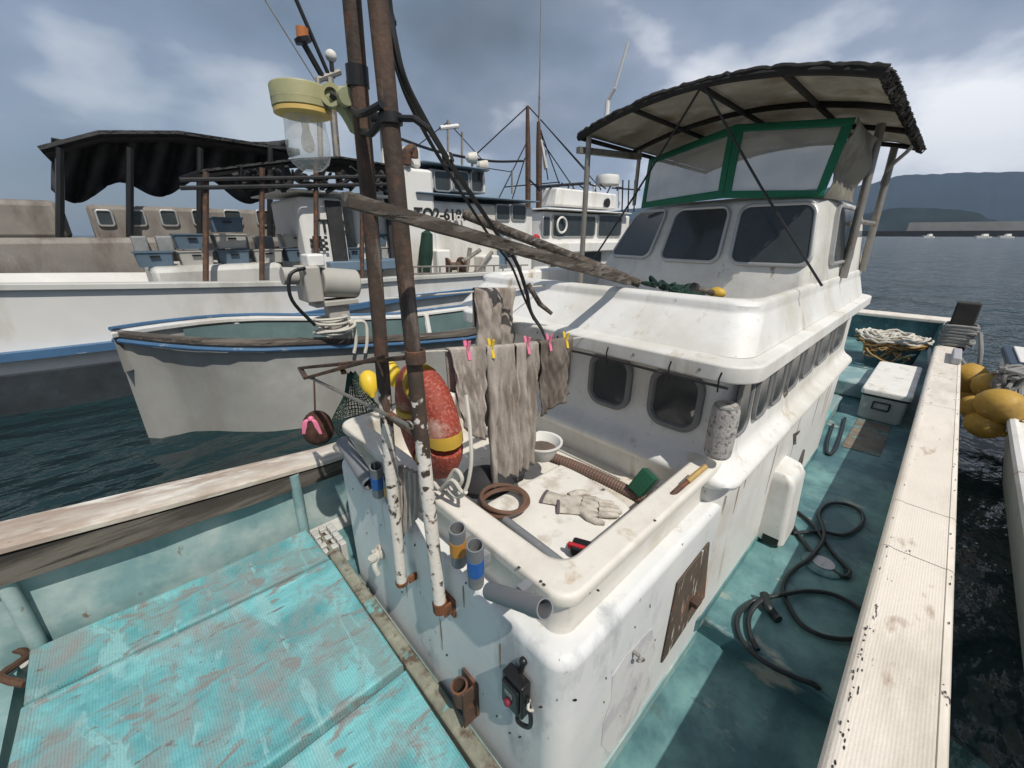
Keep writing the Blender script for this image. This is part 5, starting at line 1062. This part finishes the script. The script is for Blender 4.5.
for px in (60, 130, 200, 270): MB().tube([oy(px, 148, YE+.2), oy(px, 250, YE+.2)], .06, 7).build('awning_post', dark, eb)
ncu = MB()
ncu.grid(lambda u, v: oy(52+236*u, 138+4*math.sin(u*9)+(52+10*math.sin(u*17))*v, YE+1.1+.5*v+.25*math.sin(u*50+3*v)), 90, 8)
ncu.build('net_curtain', mat('slate_net_curtain', (.055, .058, .062), .95, var=.35, vscale=2, bump=1, bscale=12), eb, ang=180, solid=.03)

# ------------------------------------------------------------------ sea haze
hz = MB().box((-6500, -9000, -30), (9500, 9000, 1200)).build('haze', mat('unused', (1,1,1)))
HM = bpy.data.materials.new('sea_haze'); HM.use_nodes = True; t = HM.node_tree
for n_ in list(t.nodes): t.nodes.remove(n_)
ho = t.nodes.new('ShaderNodeOutputMaterial'); hv = t.nodes.new('ShaderNodeVolumePrincipled'); hv.inputs['Color'].default_value = (.50, .70, .96, 1); hv.inputs['Density'].default_value = 6e-5; hv.inputs['Anisotropy'].default_value = 0
t.links.new(hv.outputs[0], ho.inputs['Volume']); hz.data.materials.clear(); hz.data.materials.append(HM); hz['kind'] = 'stuff'
for md in list(hz.modifiers): hz.modifiers.remove(md)

# crates stacked on the numbered boat's foredeck
crm = [mat('crate_blue_grey', (.10, .15, .20), .6, var=.2), mat('crate_dirty_white', (.40, .39, .36), .6, var=.15)]
rnd = random.Random(11); base = oy(150, 268, Y1-.1); wcr = .46; first = {}
for k in range(9):
    for lv in range(1+(k*7 % 3)):
        ci = (k+lv) % 2; loc = V(base.x+.1+k*(wcr+.05)*1.0, Y1+.25, base.z+lv*.25)
        if ci not in first:
            o = thing('fish_crate', loc, ('blue-grey' if ci == 0 else 'dirty white')+' open fish crate in the row stacked on the foredeck of the numbered boat', 'crate', 'blue-grey fish crates' if ci == 0 else 'dirty white fish crates')
            mb = MB(); f_ = lambda e, z: rrect(loc.x-wcr/2-e, loc.x+wcr/2+e, loc.y-.2-e, loc.y+.2+e, .03, loc.z+z, 3)
            mb.loft([f_(-.03, 0), f_(-.005, .20), f_(.01, .205), f_(.01, .225), f_(-.02, .225), f_(-.045, .03)]); mb.build('shell', crm[ci], o)
            mb = MB(); mb.box((loc.x-.06, loc.y-.222, loc.z+.14), (loc.x+.06, loc.y-.205, loc.z+.165)); mb.build('hand_grip', dark, o)
            first[ci] = o
        else:
            o = first[ci].copy(); COL.objects.link(o); o.location = loc; o.rotation_euler.z = rnd.uniform(-.06, .06)
            for ch in first[ci].children: c2 = ch.copy(); COL.objects.link(c2); c2.parent = o

# chips, scuffs and rust runs on the casing, rim and cabin
chipm = mat('dark_chip', (.05, .055, .045), .9, var=.3)
runm = mat('rust_run', (.30, .17, .08), .8, var=.3, vscale=20, alpha=.38)
rnd = random.Random(21)
def blotch(q, u, v, wd, h, nrm, mt, nm, par, taper=0):
    pts = []; n = 9
    for k in range(n):
        a = 2*math.pi*k/n; r_ = rnd.uniform(.7, 1.1); t = math.sin(a)
        pts.append(Vector(q)+Vector(u)*wd*.5*r_*math.cos(a)*(1-taper*.5*(1-t))+Vector(v)*h*.5*r_*t)
    MB().plate(pts, .0012, nrm).build(nm, mt, par)
cas = bpy.data.objects['trunk_casing']
for px, py in ((353, 489), (368, 513), (381, 525), (367, 533), (415, 545), (497, 716), (541, 707), (510, 733), (520, 737), (466, 583), (447, 655), (402, 592), (575, 700), (430, 640)):
    q = ox(px, py, .5545); blotch((.5545, q.y, q.z), (0, .5, .5), (0, -.5, .8), rnd.uniform(.006, .012), rnd.uniform(.012, .024), (-1, 0, 0), chipm, 'chip', cas)
for px, py in ((635, 627), (606, 678), (604, 702), (620, 716), (650, 606), (628, 742), (655, 640)):
    q = oy(px, py, .3994); blotch((q.x, .3994, q.z), (.6, 0, .4), (-.3, 0, 1), .007, rnd.uniform(.012, .02), (0, -1, 0), chipm, 'chip', cas)
for px, py, h in ((463, 585, .10), (440, 618, .16), (500, 640, .12), (405, 575, .12), (462, 668, .10), (380, 545, .09)):
    q = ox(px, py, .5542); blotch((.5542, q.y, q.z-h/2), (0, 1, 0), (0, 0, 1), rnd.uniform(.012, .02), h, (-1, 0, 0), runm, 'rust_run', cas, .7)
for x, z, h in ((1.56, .93, .12), (1.80, .93, .10), (2.28, .72, .35), (2.72, .70, .30), (3.2, .72, .28), (1.72, .72, .20), (3.6, .9, .3)):
    y = .3945 if z < .76 else .3965; zt_ = min(z, .745) if z < .9 else .735; blotch((x, .3945, zt_-h/2), (1, 0, 0), (0, 0, 1), .022, h, (0, -1, 0), runm, 'rust_run', cab, .7)
for px, py in ((541, 581), (544, 584), (519, 567), (598, 590), (655, 520), (480, 540)):
    q = oz(px, py, .883); blotch((q.x, q.y, .8815), (1, 0, 0), (0, 1, 0), .007, .010, (0, 0, 1), chipm, 'chip', bpy.data.objects['trunk_rim'])
for y in (1.6, 1.25, .75, .5):
    mb = MB(); mb.lathe([(.005, 0), (.005, .002), (0, .0035)], V(1.3455, y, 1.275), ax=(-1, 0, 0), n=10); mb.build('screw', steel, bpy.data.objects['cabin_roof'])
# gear on the numbered boat
for px in range(404, 530, 9): MB().tube([oy(px, 281, 7.55), oy(px, 266, 7.55)], .022, 6).build('rail_stanchion', steel, ab)
for y_ in (266, 273): MB().tube([oy(402, y_+1, 7.55), oy(528, y_-1, 7.55)], .018, 6).build('guard_rail', steel, ab)
span(ab, 497, 228, 507, 268, Y1+.13, .05, 'door', blgrey, .02)
span(ab, 512, 236, 524, 250, Y1-.2, .5, 'vent_box', bgreyp, .04)
span(ab, 484, 256, 500, 274, Y1-.25, .5, 'deck_box', bwhite, .04)
for px, y0, y1 in ((448, 120, 168), (462, 132, 168), (512, 170, 194)): MB().tube([oy(px, y1, Y1+.8), oy(px, y0, Y1+.8)], .03, 6).build('aerial', steel, ab)
for a, b_ in (((448, 122), (412, 150)), ((448, 122), (486, 164)), ((512, 172), (486, 168))): MB().tube([oy(*a, Y1+.8), oy(*b_, Y1+.8)], .012, 5).build('stay_wire', dark, ab)
MB().tube([oy(440, 128, Y1+.8), oy(458, 126, Y1+.8)], .05, 8).build('scanner_bar', bwhite, ab)

mb = MB()
def railchip(x, y, wd, h, z=.4508):
    n = 7; pts = []
    for k in range(n): a = 2*math.pi*k/n; r_ = rnd.uniform(.6, 1.2); pts.append(V(x+wd*.5*r_*math.cos(a), y+h*.5*r_*math.sin(a), z))
    mb.plate(pts, .0008, (0, 0, 1))
for k in range(70):
    x = rnd.choice((rnd.uniform(.85, 1.6), rnd.uniform(.9, 6.5))); railchip(x, rnd.choice((-.1065, -.112, -.118))+rnd.uniform(-.004, .004), rnd.uniform(.004, .022), rnd.uniform(.002, .006))
for k in range(22): railchip(rnd.uniform(.9, 6.5), -.297+rnd.uniform(-.006, .006), rnd.uniform(.006, .022), rnd.uniform(.003, .006))
o = mb.build('flaked_paint', chipm, boat); o['kind'] = 'stuff'
